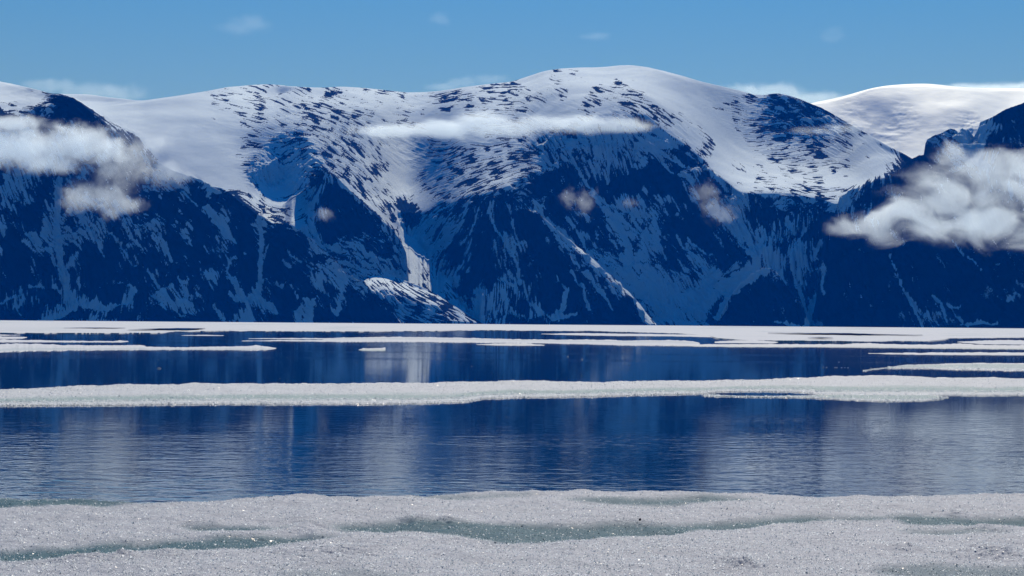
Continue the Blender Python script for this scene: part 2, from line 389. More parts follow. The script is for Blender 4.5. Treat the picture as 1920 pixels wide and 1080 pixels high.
GULLIES = [  # points, half width at the two ends
 ([(112,330),(108,380),(107,430),(112,480),(122,520),(130,550),(140,575)],6,9),([(48,425),(80,460),(108,492)],2,6),([(136,478),(126,492),(122,510)],2,4),([(135,560),(160,572),(200,574),(240,565),(250,540)],10,5),([(140,575),(100,590),(70,600)],8,6),
 ([(40,520),(38,540),(20,548),(0,560)],4,5),([(45,545),(30,570),(45,590)],5,4),([(55,525),(80,527)],2,3),([(100,530),(118,540)],3,3),([(222,515),(240,530),(254,540)],1.5,4),
 ([(150,412),(165,430),(185,455),(195,470)],3,4),([(205,435),(225,450),(240,475),(255,490)],3,4),([(240,440),(270,465)],4,3),([(260,420),(300,440),(310,470)],4,3),([(310,455),(325,490)],4,3),([(275,495),(300,520),(310,530)],2,3),
 ([(300,330),(340,350),(370,380)],2,3),([(385,385),(410,410),(440,440)],7,5),([(340,440),(360,460)],3,3),([(405,450),(425,470),(432,480),(425,500),(440,530),(450,550)],2,5),
 ([(483,405),(489,430),(492,450),(488,470),(489,510),(484,550)],2,7),([(500,455),(495,485)],2,2),([(445,553),(485,556),(515,575)],9,8),([(430,545),(445,560),(470,565)],4,6),
 ([(540,460),(550,478),(565,485)],2,2),([(530,480),(545,498)],2,2),([(518,525),(530,535),(538,525)],4,4),([(545,535),(565,565)],2,2),([(600,530),(612,545),(620,560)],4,3),([(640,555),(632,580),(620,575)],5,4),
 ([(560,575),(559,600)],7,5),([(582,570),(578,602)],10,10),([(400,570),(420,595)],5,4),([(470,590),(455,600)],6,8),([(335,520),(350,545),(360,570)],3,4),([(320,560),(340,585)],5,4),([(285,545),(310,575)],4,3),([(0,420),(8,440)],5,5),
 ([(1058,250),(1072,285),(1090,320),(1110,345),(1135,372),(1165,395)],5,5),([(1110,350),(1130,385),(1152,412),(1165,430)],4,6),([(1165,395),(1185,385),(1200,400),(1205,395)],4,3),([(1155,410),(1168,440),(1180,465),(1180,500),(1175,515),(1200,545),(1240,570)],8,8),
 ([(1185,405),(1205,430),(1235,455),(1250,480)],5,4),([(1140,250),(1142,290),(1140,330)],5,2),([(1190,262),(1186,290)],3,2),([(1232,285),(1260,318),(1300,345)],3,3),([(1215,255),(1250,285),(1300,310)],6,4),
 ([(1003,395),(1030,420),(1060,445),(1090,470),(1120,495),(1160,525),(1190,555),(1215,600)],3,7),([(1060,410),(1090,440),(1105,470)],3,5),([(945,372),(958,405),(968,440),(985,470),(992,476)],2,3),([(880,376),(868,410),(850,440),(825,465)],3,3),([(905,375),(895,400),(880,440)],2,2),
 ([(917,395),(930,430),(955,465),(970,490),(975,530)],3,4),([(1045,520),(1063,545),(1055,570),(1040,590)],2,8),([(1040,590),(1080,590)],7,2),([(1070,505),(1095,540),(1105,580)],4,5),([(1100,505),(1125,540),(1150,575)],6,3),([(985,540),(995,560),(1015,578),(1035,590)],4,3),
 ([(900,590),(900,550),(893,540)],12,8),([(960,575),(990,590)],3,3),([(870,480),(845,510)],2,2),([(905,520),(890,550)],2,3),
 ([(1290,440),(1315,462),(1335,468)],3,3),([(1270,440),(1300,475),(1330,500)],4,5),([(1380,395),(1400,425),(1415,445),(1422,470),(1415,495)],9,8),([(1330,380),(1360,410),(1390,435)],7,6),([(1415,495),(1380,520),(1340,550),(1310,580)],9,12),([(1340,500),(1330,530),(1300,560)],12,18),
 ([(1475,410),(1485,430),(1490,440)],8,3),([(1510,430),(1495,455)],2,2),([(1445,470),(1460,500),(1475,530)],7,3),([(1490,450),(1497,480),(1495,520),(1505,560),(1515,590)],3,5),([(1528,545),(1520,575),(1515,600)],5,9),([(1455,595),(1480,602),(1540,602)],4,6),([(1540,450),(1528,478)],4,6),([(1530,480),(1545,500),(1540,535),(1545,550)],2,3),
 ([(1668,470),(1680,500),(1688,530),(1700,560),(1730,605)],2,5),([(1700,555),(1720,580),(1750,605)],3,2),([(1785,445),(1815,475),(1835,490),(1840,502)],1.5,4),([(1750,548),(1765,570),(1775,600)],5,4),([(1770,565),(1785,572),(1800,565)],3,5),([(1780,570),(1815,605)],2,3),([(1885,540),(1915,540)],2,3),([(1890,555),(1900,545)],4,4),([(1610,460),(1620,475)],4,1),([(1725,580),(1760,605)],4,2),([(1800,600),(1830,598),(1870,600)],5,3),
 ([(590,395),(585,420),(600,450),(640,465),(690,475)],5,5),([(610,325),(590,370),(580,400)],2,3),([(640,340),(690,385),(740,425)],5,6),([(660,440),(690,470),(700,480)],2,4),([(745,400),(760,440),(765,480)],6,10),([(1345,590),(1370,545),(1400,515),(1435,500)],8,7)]
ROCKPOLYS = [([(1355,590),(1375,540),(1407,513),(1437,502),(1455,508),(1475,535),(1495,565),(1508,590),(1480,596),(1400,606),(1350,606)],.96),
 ([(170,560),(165,530),(190,515),(222,530),(245,540),(238,555),(215,562)],.98),([(1540,450),(1563,442),(1613,463),(1625,500),(1640,606),(1545,606),(1548,560)],.95),
 ([(743,403),(755,396),(773,402),(787,420),(783,428),(765,420),(750,412)],.93),([(0,590),(50,592),(60,602),(0,602)],.97),([(475,590),(550,585),(552,604),(475,604)],.97),([(100,603),(125,580),(150,572),(175,580),(240,600)],.85)]

CLIFF_B = [(743,402),(773,404),(787,420),(813,412),(830,398),(853,379),(885,374),(917,367),(955,356),(973,343),(1000,331),(1023,327),(1043,329),(1035,305),(1015,280),(1010,262),(1060,252),(1120,242),(1165,240),(1207,226),(1240,250),(1280,276),(1313,300),(1347,333),(1385,364),(1402,374),(1447,373),(1480,381),(1513,381),(1547,383),(1570,395),(1590,620),(820,620),(800,470),(770,440)]
CLIFF_L = [(92,179),(133,183),(150,190),(600,420),(800,620),(-170,620),(-170,245),(0,232),(40,225),(70,212),(100,203),(125,196),(110,186)]

LEFT_TOP = [(-170,140),(-60,146),(0,153),(27,159),(60,166),(83,172),(100,177),(133,184),(150,191),(173,213),(190,228),(217,248),(237,263),(257,270),(273,287),(297,303),(320,317),(353,330),(377,337),(397,350),(415,352),(433,363),(450,378),(467,390),(483,402),(492,405),(500,412),(510,418),(533,418),(550,423),(573,442),(587,449),(603,467),(627,487),(640,500),(660,518),(683,533),(707,553),(737,583),(753,603.5),(760,606)]
def build_maps(rock_pts, dir_pts, seed, hill=False):
    cov = rbf(rock_pts, 15 if not hill else 14)[0]
    warp = 5 * fbm(uu / 12, vv / 12, seed + 3, 3)
    near_g = np.zeros(uu.shape); frag = RS(seed + 77).normal(size=uu.shape); frag = blur(frag, 1.2); frag /= frag.std()
    if not hill:
        cov = np.where((uu > 86) & (uu < 372) & (vv < interp(LEFT_TOP, uu) - 4), 0.0, cov)
        inside = blur((poly_mask(CLIFF_B) | poly_mask(CLIFF_L)).astype(float), 2.0)
        for pts, c in ROCKPOLYS:
            m = blur(poly_mask(pts).astype(float), 2.0); cov = cov * (1 - m) + c * m
        cov = np.where(inside > 0.5, np.maximum(cov, 0.05), np.minimum(cov, 0.97))
        for pts, w0, w1 in GULLIES:
            sl, d, t = poly_dist(pts)
            wd = (w0 + (w1 - w0) * t) * (1.0 if max(w0, w1) > 6 else 0.72)
            m = 1 - sm(0.75, 1.25, (d + warp[sl] * 0.55 + frag[sl] * 0.6) / np.maximum(wd * 0.9, 1.4))
            cov[sl] = cov[sl] * (1 - m) + 0.04 * m
            near_g[sl] = np.maximum(near_g[sl], np.exp(-(d / (wd * 1.8 + 2)) ** 2))
    f0 = lic(dir_pts, 0.55, 11, seed + 2); f1 = lic(dir_pts, 0.8, 9, seed); f2 = lic(dir_pts, 2.0, 22, seed + 1)
    f3 = blur(RS(seed + 9).normal(size=uu.shape), 7); f3 /= f3.std()
    f4 = fbm(uu / 60, vv / 40, seed + 20, 3); f4 /= f4.std()
    ins = blur(sm(0.55, 0.85, blur(cov, 4)), 6) if not hill else 0.0
    f5 = fbm(uu / 22, vv / 26, seed + 24, 3); f5 /= f5.std()
    g1 = lic(dir_pts, 1.6, 34, seed + 4); g2 = lic(dir_pts, 1.0, 16, seed + 6)
    vein = (0.8 - np.abs(g1)) / 0.6; vein2 = (0.8 - np.abs(g2)) / 0.6      # thin branching snow runnels
    P_ = 0.85 * f0 + 0.16 * f1 + 0.22 * f3 + 0.22 * f4 + 0.34 * f5
    C_ = 0.30 * f0 + 0.22 * f1 + 0.20 * f2 + 0.42 * vein + 0.24 * vein2 + 0.16 * f3 + 0.34 * f4 + 0.50 * f5
    mixn = (1 - ins) * P_ / P_.std() + ins * C_ / C_.std()
    un = to_uniform(mixn)
    cov = cov * (0.86 - 0.12 * np.exp(-((uu - 560) / 110) ** 2)) * (1 - ins) + (1 - (1 - np.clip(cov, 0, 1)) ** 1.75) * ins
    un2 = np.roll(un, 2, axis=0) if not hill else un
    snow = np.clip(0.5 + (un2 - cov ** 0.9) / (0.22 + 0.14 * (1 - ins)), 0.1, 0.9)
    snow = np.where((cov < 0.12) & (un > cov), 1.0, snow)           # 1 = snow
    snow = np.where(cov < 0.04, 1.0, snow)
    relief = mixn / mixn.std() * (1 - ins) + (0.45 * f1 + 0.8 * f2) * ins
    return cov, snow, relief, near_g

COV, SNOW, RELIEF, NEARG = build_maps(ROCK, DIRS, 101)
HCOV, HSNOW, HRELIEF, _ = build_maps(HILL_ROCK, HILL_DIRS, 301, True)

def sample(a, u, v):
    x = np.clip(u - U0, 0, MW - 1.001); y = np.clip(v - V0, 0, MH - 1.001)
    ix = x.astype(int); iy = y.astype(int); fx = x - ix; fy = y - iy
    return (a[iy, ix] * (1 - fx) + a[iy, ix + 1] * fx) * (1 - fy) + (a[iy + 1, ix] * (1 - fx) + a[iy + 1, ix + 1] * fx) * fy

SHORE = [(-170, 597.6), (0, 599.0), (1920, 614.0), (2090, 615.4)]
def shore(u): return interp(SHORE, u) + 0.2

o_grid = {}
def terrain(name, u_range, top, r0, slopes, cliff=None, maps=None, mat=None, nrows=420, du=1.3, bottom=None, min_cliff=0.95, amp=1.0, sig=30, label=None, lat=16.0, fine=None, tsm=0, jag=0, back=2500):
    """A mountain: each bearing climbs from the shore (distance r0) with the slopes given at places of its face."""
    us = np.arange(u_range[0], u_range[1] + du, du)
    tv = interp(top, us); bv = shore(us) if bottom is None else interp(bottom, us)
    if tsm: tv = blur(tv, tsm / du, axis=0)
    if jag: tv = tv + jag * fbm(us / 9.0, us * 0 + 4.2, 63, 4, 0.6)
    tv = np.minimum(tv, bv - 0.5)
    t = np.linspace(0, 1, nrows)[:, None]
    V = bv[None, :] + (tv - bv)[None, :] * t; Ug = np.broadcast_to(us[None, :], V.shape)
    sl = rbf(slopes, sig)[0]
    if cliff is not None:
        m = blur(poly_mask(cliff).astype(float), 3.5); sl = sl * (1 - m) + np.maximum(sl, min_cliff) * m
    sl = np.where(sl < 0.3, sl * 0.78, np.where(sl < 0.6, 0.234 + (sl - 0.3) * 1.25, sl * 1.12))
    S = sample(sl, Ug, V)
    dx, dy, dz = ray(Ug, V); hl = np.hypot(dx, dy); tp = dz / hl
    R = np.zeros(V.shape); R[0] = (interp(r0, us) if not np.isscalar(r0) else r0)
    for i in range(1, nrows):
        den = np.maximum(0.5 * (S[i] + S[i - 1]) - tp[i], 0.06)
        R[i] = R[i - 1] * (1 + (tp[i] - tp[i - 1]) / den)
    R0_ = R; R = blur(R, lat / du, axis=1)
    if fine is not None:      # places whose cross section is flat and sharp edged (valley floors)
        wf = np.exp(-((Ug - fine[0]) / fine[1]) ** 2 - ((V - fine[2]) / fine[3]) ** 2); R = R * (1 - wf) + blur(R0_, 9.0 / du, axis=1) * wf
    if DEBUG: print(name, label, [(int(us[i]), [int(R[np.argmin(np.abs(V[:, i] - q)), i]) for q in (550, 450, 350, 250, 180)]) for i in range(0, len(us), 50)])
    cov, snow, relief, ng = maps
    X = R * dx / hl; Y = R * dy / hl; Z = CAM_H + R * tp
    Z0 = Z.copy()
    c = sample(blur(cov, 5), Ug, V); rl = sample(relief, Ug, V); g = sample(ng, Ug, V)
    # large buttresses on the cliffs, worn ledges on the snow slopes
    steep = sm(0.45, 0.9, S)
    big = ridged(X / 420, Y / 420 + Z / 500, 41, 4) - 0.45
    med = ridged(X / 110, Y / 150 + Z / 160, 61, 4) - 0.45
    edge = np.minimum(sm(0, 60, Z0 + 5), 1)
    topfade = sm(0, 0.02, 1 - t)
    disp = steep * (34 * big + 26 * med + 6.0 * rl) * edge + (1 - steep) * (c * (2.6 * rl + 5.0 * med) + 3.5 * fbm(X / 160, Y / 160, 71, 3) + 34 * fbm(X / 520, Y / 700, 77, 3)) - 11 * g * steep
    disp *= amp * (0.15 + 0.85 * topfade)
    Z = Z + disp
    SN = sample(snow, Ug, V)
    # the hidden far side, falling away behind the crest
    nb = 10; rows = [(X, Y, Z, SN)]
    ux = dx[-1] / hl[-1]; uy = dy[-1] / hl[-1]
    zb = Z[-1].copy(); rb = R[-1].copy()
    bx, by, bz, bs = [], [], [], []
    for k in range(1, nb + 1):
        f = k / nb
        r = rb + back * f; z = zb * (1 - f ** 1.4) - 30 * f
        bx.append(r * ux); by.append(r * uy); bz.append(z); bs.append(np.ones_like(z))
    X = np.vstack([X, bx]); Y = np.vstack([Y, by]); Z = np.vstack([Z, bz]); SN = np.vstack([SN, bs])
    # toe below the water line
    X = np.vstack([X[:1], X]); Y = np.vstack([Y[:1], Y]); Z = np.vstack([np.full((1, len(us)), -40.0), Z]); SN = np.vstack([SN[:1], SN])
    co = np.stack([X, Y, Z], -1).reshape(-1, 3)
    fc = grid_faces(*X.shape)
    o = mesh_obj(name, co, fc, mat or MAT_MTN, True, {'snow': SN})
    tag(o, label, None, None, 'structure')
    o_grid[label] = (us, V, R, Z0 + disp)
    return o

# ------------------------------------------------------------------ the mountains
LEFT_TOP = [(-170,140),(-60,146),(0,153),(27,159),(60,166),(83,172),(100,177),(133,184),(150,191),(173,213),(190,228),(217,248),(237,263),(257,270),(273,287),(297,303),(320,317),(353,330),(377,337),(397,350),(415,352),(433,363),(450,378),(467,390),(483,402),(492,405),(500,412),(510,418),(533,418),(550,423),(573,442),(587,449),(603,467),(627,487),(640,500),(660,518),(683,533),(707,553),(737,583),(753,603.5),(760,606)]
SL_L = [(0,170,.2),(40,190,.2),(80,195,.25),(-100,180,.2),(-100,300,.8),(0,300,.8),(60,230,.7),(120,190,1.0),(160,230,1.1),(200,300,1.0),(100,400,1.0),(300,450,.95),(200,570,.7),(140,585,.5),(400,450,1.0),(500,500,1.0),(600,540,1.0),(700,580,.9),(200,590,.42),(300,590,.6),(480,570,.6),(60,590,.8)]
terrain('mountain', (-170, 756), LEFT_TOP, [(-170,7900),(0,7800),(107,7950),(220,7760),(350,7760),(484,7900),(600,7750),(756,7800)], SL_L, CLIFF_L, (COV, SNOW, RELIEF, NEARG), nrows=430, label='dark left headland with white summit cap running down to the ice')

HILL_TOP = [(600,603),(625,560),(645,503),(655,497),(667,492),(690,489),(705,498),(723,510),(745,521),(763,527),(790,537),(806,545),(820,553),(847,573),(860,582),(873,590),(900,603),(908,606)]
SL_H = [(660,495,.18),(690,510,.22),(720,520,.25),(760,540,.28),(800,560,.3),(720,560,.8),(760,575,.85),(800,590,.85),(850,590,.5),(700,590,.85)]
terrain('hill', (600, 908), HILL_TOP, 8000, SL_H, None, (HCOV, HSNOW, HRELIEF, NEARG * 0), nrows=150, sig=16, label='low snow streaked foothill lit by sun beside the valley mouth', amp=0.6, back=350)

PEAK_TOP = [(478,606),(484,560),(488,400),(492,393),(500,386),(512,390),(520,386),(535,380),(547,368),(556,366),(567,358),(580,345),(590,330),(600,322),(607,318),(618,322),(640,340),(660,360),(690,390),(717,413),(737,430),(753,453),(762,475),(766,520),(770,606)]
SL_P = [(500,400,.22),(530,400,.22),(545,390,.2),(558,385,.25),(560,408,.3),(575,435,.9),(600,430,1.0),(600,360,1.0),(620,400,1.1),(660,400,1.0),(640,460,.95),(690,480,.95),(720,460,.9),(750,480,.8),(620,520,.8),(680,560,.9),(500,500,1.0),(575,380,.8)]
terrain('mountain', (478, 770), PEAK_TOP, [(478,8250),(620,8150),(770,8250)], SL_P, None, (COV, SNOW, RELIEF, NEARG), nrows=330, sig=18, label='dark pointed spur with snowy ridge left of the valley', back=700)

MAIN_TOP = [(-170,190),(0,182),(60,176),(100,175),(130,176),(167,177),(213,183),(253,188),(268,189),(283,187),(333,180),(383,172),(427,163),(467,160),(500,158),(540,160),(567,162.5),(600,164),(640,162),(683,165),(727,170),(763,174),(797,173),(827,170),(873,163),(917,157),(960,152),(975,147),(990,142),(1020,132),(1047,128),(1090,126),(1115,126.5),(1140,125),(1155,123),(1167,122),(1187,122),(1200,124),(1213,126),(1240,133),(1280,143),(1313,153),(1357,163),(1390,171),(1413,178),(1432,179),(1440,178),(1450,175),(1465,176),(1480,179),(1513,190),(1547,205),(1580,225),(1613,243),(1647,263),(1680,280),(1700,290),(1717,300),(1740,330),(1770,380),(1800,450),(1860,560),(1900,613)]
SL_B = [(-100,200,.25),(50,200,.25),(150,185,.25),(220,200,.3),(250,230,.38),(350,260,.42),(330,220,.34),(400,330,.44),(350,310,.46),(450,350,.38),(480,375,.3),(300,600,.7),(100,500,.7),(-100,300,.55),(100,300,.55),(250,320,.5),(380,450,.65),(450,450,.7),(520,450,.7),(450,550,.7),(500,335,.9),(540,330,.95),(550,350,.75),(480,325,.7),(500,365,.25),(530,375,.22),(500,300,.5),(450,290,.44),(420,200,.34),(450,240,.42),
 (560,285,.7),(600,250,.48),(640,300,.52),(700,350,.5),(690,300,.5),(760,300,.54),(760,270,.56),(750,340,.50),(770,380,.28),(650,210,.55),(700,235,.58),(500,185,.2),(560,190,.35),(600,172,.18),(700,178,.18),(640,195,.4),(780,220,.4),(830,190,.26),(900,200,.33),(950,170,.22),(1000,190,.32),(870,300,.4),(900,330,.38),(960,300,.44),(850,380,.38),(800,400,.35),(860,250,.42),(950,245,.42),
 (600,450,.6),(700,500,.6),(900,450,1.0),(1000,450,1.0),(1100,400,1.0),(1200,400,.95),(1300,450,.9),(1400,480,.9),(1500,480,1.0),(1450,560,1.0),(1000,580,.8),(900,580,.85),(1300,590,.6),(1250,570,.62),
 (780,430,.8),(765,460,.34),(780,470,.32),(775,495,.34),(790,500,.3),(815,520,.32),(830,540,.33),(845,565,.34),(770,560,.5),(860,590,.45),(1060,280,.75),(1150,280,.72),(1200,260,.6),(1100,225,.5),(1060,210,.55),(1130,215,.55),(1100,185,.3),(1020,160,.18),(1100,150,.17),(1150,140,.14),(1200,160,.26),(1250,175,.42),(1230,200,.38),(1300,190,.5),(1320,220,.48),
 (1280,240,.4),(1330,270,.38),(1360,240,.5),(1400,330,.24),(1370,330,.3),(1450,340,.2),(1520,340,.18),(1450,365,.28),(1520,370,.3),(1580,350,.2),(1500,230,.66),(1470,210,.62),(1540,240,.6),(1420,230,.52),(1500,290,.46),(1550,280,.5),(1600,290,.42),(1450,290,.42),(1560,320,.3),(1650,300,.4),(1600,400,.8),(1700,500,.8),(1840,560,.8)]
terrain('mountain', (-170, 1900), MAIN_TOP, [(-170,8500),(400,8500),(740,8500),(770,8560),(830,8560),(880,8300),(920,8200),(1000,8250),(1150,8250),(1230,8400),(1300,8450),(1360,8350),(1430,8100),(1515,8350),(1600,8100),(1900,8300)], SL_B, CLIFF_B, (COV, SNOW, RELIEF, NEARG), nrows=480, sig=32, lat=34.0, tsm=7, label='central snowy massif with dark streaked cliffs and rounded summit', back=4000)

VALLEY_TOP = [(722,607),(730,500),(738,480),(745,470),(757,461),(768,466),(780,476),(795,480),(806,490),(818,497),(828,510),(840,522),(850,541),(862,565),(876,588),(892,604),(896,607)]
terrain('snowfield', (724, 896), VALLEY_TOP, 8200, [(760,480,.42),(800,480,.40),(780,520,.39),(820,520,.40),(850,570,.42),(830,465,.5),(742,480,.6)], None, (COV, SNOW, RELIEF, NEARG), nrows=200, sig=14, lat=8, jag=7, back=120, amp=0.9, label='sunlit snow floor of the valley between the dark spur and the central cliffs')
SPUR_TOP = [(896,606),(903,560),(928,482),(958,432),(985,402),(1003,395),(1030,418),(1060,443),(1090,468),(1120,494),(1150,521),(1180,549),(1200,571),(1215,590),(1230,607)]
SL_S = [(950,500,1.0),(1000,450,1.0),(1000,550,.95),(1100,560,1.0),(1050,500,1.0),(1150,590,1.0),(930,580,.9)] + [(a, b + 4, .34 if a > 1075 else .7) for a, b in SPUR_TOP[5:14]] + [(a, b + 22, 1.05) for a, b in SPUR_TOP[5:13]]
terrain('spur', (896, 1230), SPUR_TOP, [(896,8050),(1000,7950),(1150,7950),(1230,8080)], SL_S, None, (COV, SNOW, RELIEF, NEARG), nrows=220, sig=9, lat=10, jag=2.5, back=160, label='dark central spur with a thin sunlit crest slanting down to the right')
KNOB_TOP = [(1343,607),(1352,590),(1362,568),(1375,545),(1390,527),(1407,513),(1422,505),(1437,502),(1455,509),(1475,535),(1487,549),(1497,562),(1508,582),(1518,607)]
terrain('spur', (1343, 1518), KNOB_TOP, 7980, [(1430,550,1.1),(1380,580,1.0),(1490,580,1.0)], None, (COV, SNOW, RELIEF, NEARG), nrows=120, sig=20, lat=8, jag=4, back=160, label='bare dark rounded knob at the shore below the snow apron')

RIGHT_TOP = [(1520,613),(1530,560),(1536,470),(1542,447),(1552,442),(1566,400),(1575,372),(1587,362),(1590,357),(1613,351),(1630,343),(1647,336),(1660,332),(1673,326),(1683,320),(1693,314),(1702,304),(1710,298),(1723,292),(1735,289),(1750,287),(1758,286),(1800,270),(1900,270),(2090,260)]
SL_R = [(1600,380,.85),(1700,320,1.0),(1700,400,1.0),(1800,400,.9),(1560,500,1.1),(1700,520,1.0),(1850,560,.95),(1950,500,.9),(1800,590,.8)]
terrain('mountain', (1520, 2090), RIGHT_TOP, [(1520,8200),(1580,8000),(1640,7950),(1690,8100),(1800,8000),(2090,7900)], SL_R, None, (COV, SNOW, RELIEF, NEARG), nrows=330, sig=40, label='dark right hand ridge half covered by the big white cloud', back=500)

PEAK_R_TOP = [(1722,600),(1730,300),(1735,270),(1738,262),(1745,258),(1753,254),(1768,248),(1780,241),(1790,242),(1797,250),(1806,243),(1815,242),(1826,256),(1834,240),(1838,228),(1847,225),(1860,220),(1880,208),(1897,201),(1920,193),(1980,180),(2090,176)]
SL_Q = [(1760,270,.8),(1790,260,.9),(1820,260,.7),(1870,260,1.1),(1900,220,.9),(1950,220,.9),(1850,400,.9),(1750,400,.9),(2000,400,.9)]
terrain('mountain', (1722, 2090), PEAK_R_TOP, 8700, SL_Q, None, (COV, SNOW, RELIEF, NEARG), nrows=300, sig=25, label='dark rocky peak at the glacier edge above the right cloud', back=900)

CAP_TOP = [(1330,330),(1400,245),(1450,212),(1500,199),(1527,192),(1563,186),(1613,172),(1640,165),(1663,161),(1697,158),(1720,157),(1747,157),(1765,159),(1780,162),(1830,165),(1920,167),(2090,168)]
SL_C = [(1450,240,.3),(1550,200,.33),(1600,220,.37),(1650,190,.31),(1720,170,.24),(1700,210,.39),(1760,200,.26),(1850,180,.2),(1900,200,.24),(1680,250,.37),(1780,225,.36),(1820,235,.4),(1600,250,.36),(1660,265,.36),(1850,210,.34),(1700,290,.3),(1700,400,.6),(1500,400,.6),(2000,400,.6),(2000,200,.25),(1700,560,.6)]
ZERO = np.zeros(uu.shape)
SL_C = [(a, b, c * 1.55) for a, b, c in SL_C]
terrain('glacier', (1330, 2090), CAP_TOP, 9800, SL_C, None, (ZERO, ZERO + 1, ZERO, ZERO), mat=MAT_GLA, nrows=300, sig=34, lat=40.0, tsm=16, label='smooth white glacier dome rolling down behind the right ridge', back=4000)

# the one big boulder that stands out on the snow shelf
def lump(name, c, r, mat, seed=3, parent=None, sub=3, rough=0.25, flat=False):
    bm = bmesh.new(); bmesh.ops.create_icosphere(bm, subdivisions=sub, radius=1.0)
    rnd = np.random.RandomState(seed)
    ks = rnd.normal(size=(6, 3)); ph = rnd.uniform(0, 6, 6)
    for v in bm.verts:
        q = np.array(v.co); s = 1 + rough * sum(math.sin(float(ks[i] @ q) * (1.2 + i * 0.6) + ph[i]) / (1 + i * 0.5) for i in range(6)) / 2.2
        v.co = Vector((q[0] * s * r[0], q[1] * s * r[1], q[2] * s * r[2]))
    me = bpy.data.meshes.new(name); bm.to_mesh(me); bm.free(); me.materials.append(mat)
    me.polygons.foreach_set('use_smooth', [not flat] * len(me.polygons))
    o = bpy.data.objects.new(name, me); COL.objects.link(o); o.location = c
    return o

us_, V_, R_g, Z_g = o_grid['central snowy massif with dark streaked cliffs and rounded summit']
ci_ = int(np.argmin(np.abs(us_ - 1564))); ri_ = int(np.argmin(np.abs(V_[:, ci_] - 322)))
bx_, by_, bz_ = at_dist(1564, 321, R_g[ri_, ci_] - 6)
bo = lump('boulder', (float(bx_), float(by_), float(bz_)), (10.0, 7.0, 6.0), MAT_MTN, 12, sub=3, rough=0.3)
tag(bo, 'single large dark boulder on the snow shelf under the speckled dome', 'boulder')

# ------------------------------------------------------------------ sea
wx = np.concatenate([np.linspace(-60000, -2000, 8), np.linspace(-1500, 1500, 13), np.linspace(2000, 60000, 8)])
wy = np.concatenate([[-2000, -500], np.linspace(0, 400, 12), np.geomspace(500, 60000, 12)])
gx, gy = np.meshgrid(wx, wy)
water = mesh_obj('water', np.stack([gx, gy, gx * 0], -1).reshape(-1, 3), grid_faces(*gx.shape), MAT_WATER)
tag(water, 'calm dark blue sea mirroring the mountains', None, None, 'structure')

# ------------------------------------------------------------------ ice floes
def shards(n, xy, z, size, seed, zspan=0.5):
    """n small angular ice crystals: tilted four sided slivers"""
    r = RS(seed)
    base = np.array([[1, 0, -.3], [-.5, .87, -.3], [-.5, -.87, -.3], [0, 0, 1.0]])
    a = r.normal(size=(n, 3)); a /= np.linalg.norm(a, axis=1)[:, None]
    b = r.normal(size=(n, 3)); b -= (a * b).sum(1)[:, None] * a; b /= np.linalg.norm(b, axis=1)[:, None]
    c = np.cross(a, b)
    s = size * (0.45 + r.gamma(2.0, 0.35, n))
    asp = r.uniform(0.35, 1.0, (n, 3)); 
    P = (base[None, :, 0:1] * asp[:, None, 0:1] * a[:, None, :] + base[None, :, 1:2] * asp[:, None, 1:2] * b[:, None, :] + base[None, :, 2:3] * (asp[:, None, 2:3] + .4) * c[:, None, :]) * s[:, None, None]
    P[:, :, 0] += xy[:, 0:1]; P[:, :, 1] += xy[:, 1:2]; P[:, :, 2] += z[:, None]
    idx = np.arange(n)[:, None, None] * 4 + np.array([[0, 1, 3], [2, 0, 3]])[None]
    tone = np.repeat(r.uniform(0, 1, n), 4)
    return P.reshape(-1, 3), idx.reshape(-1, 3), tone

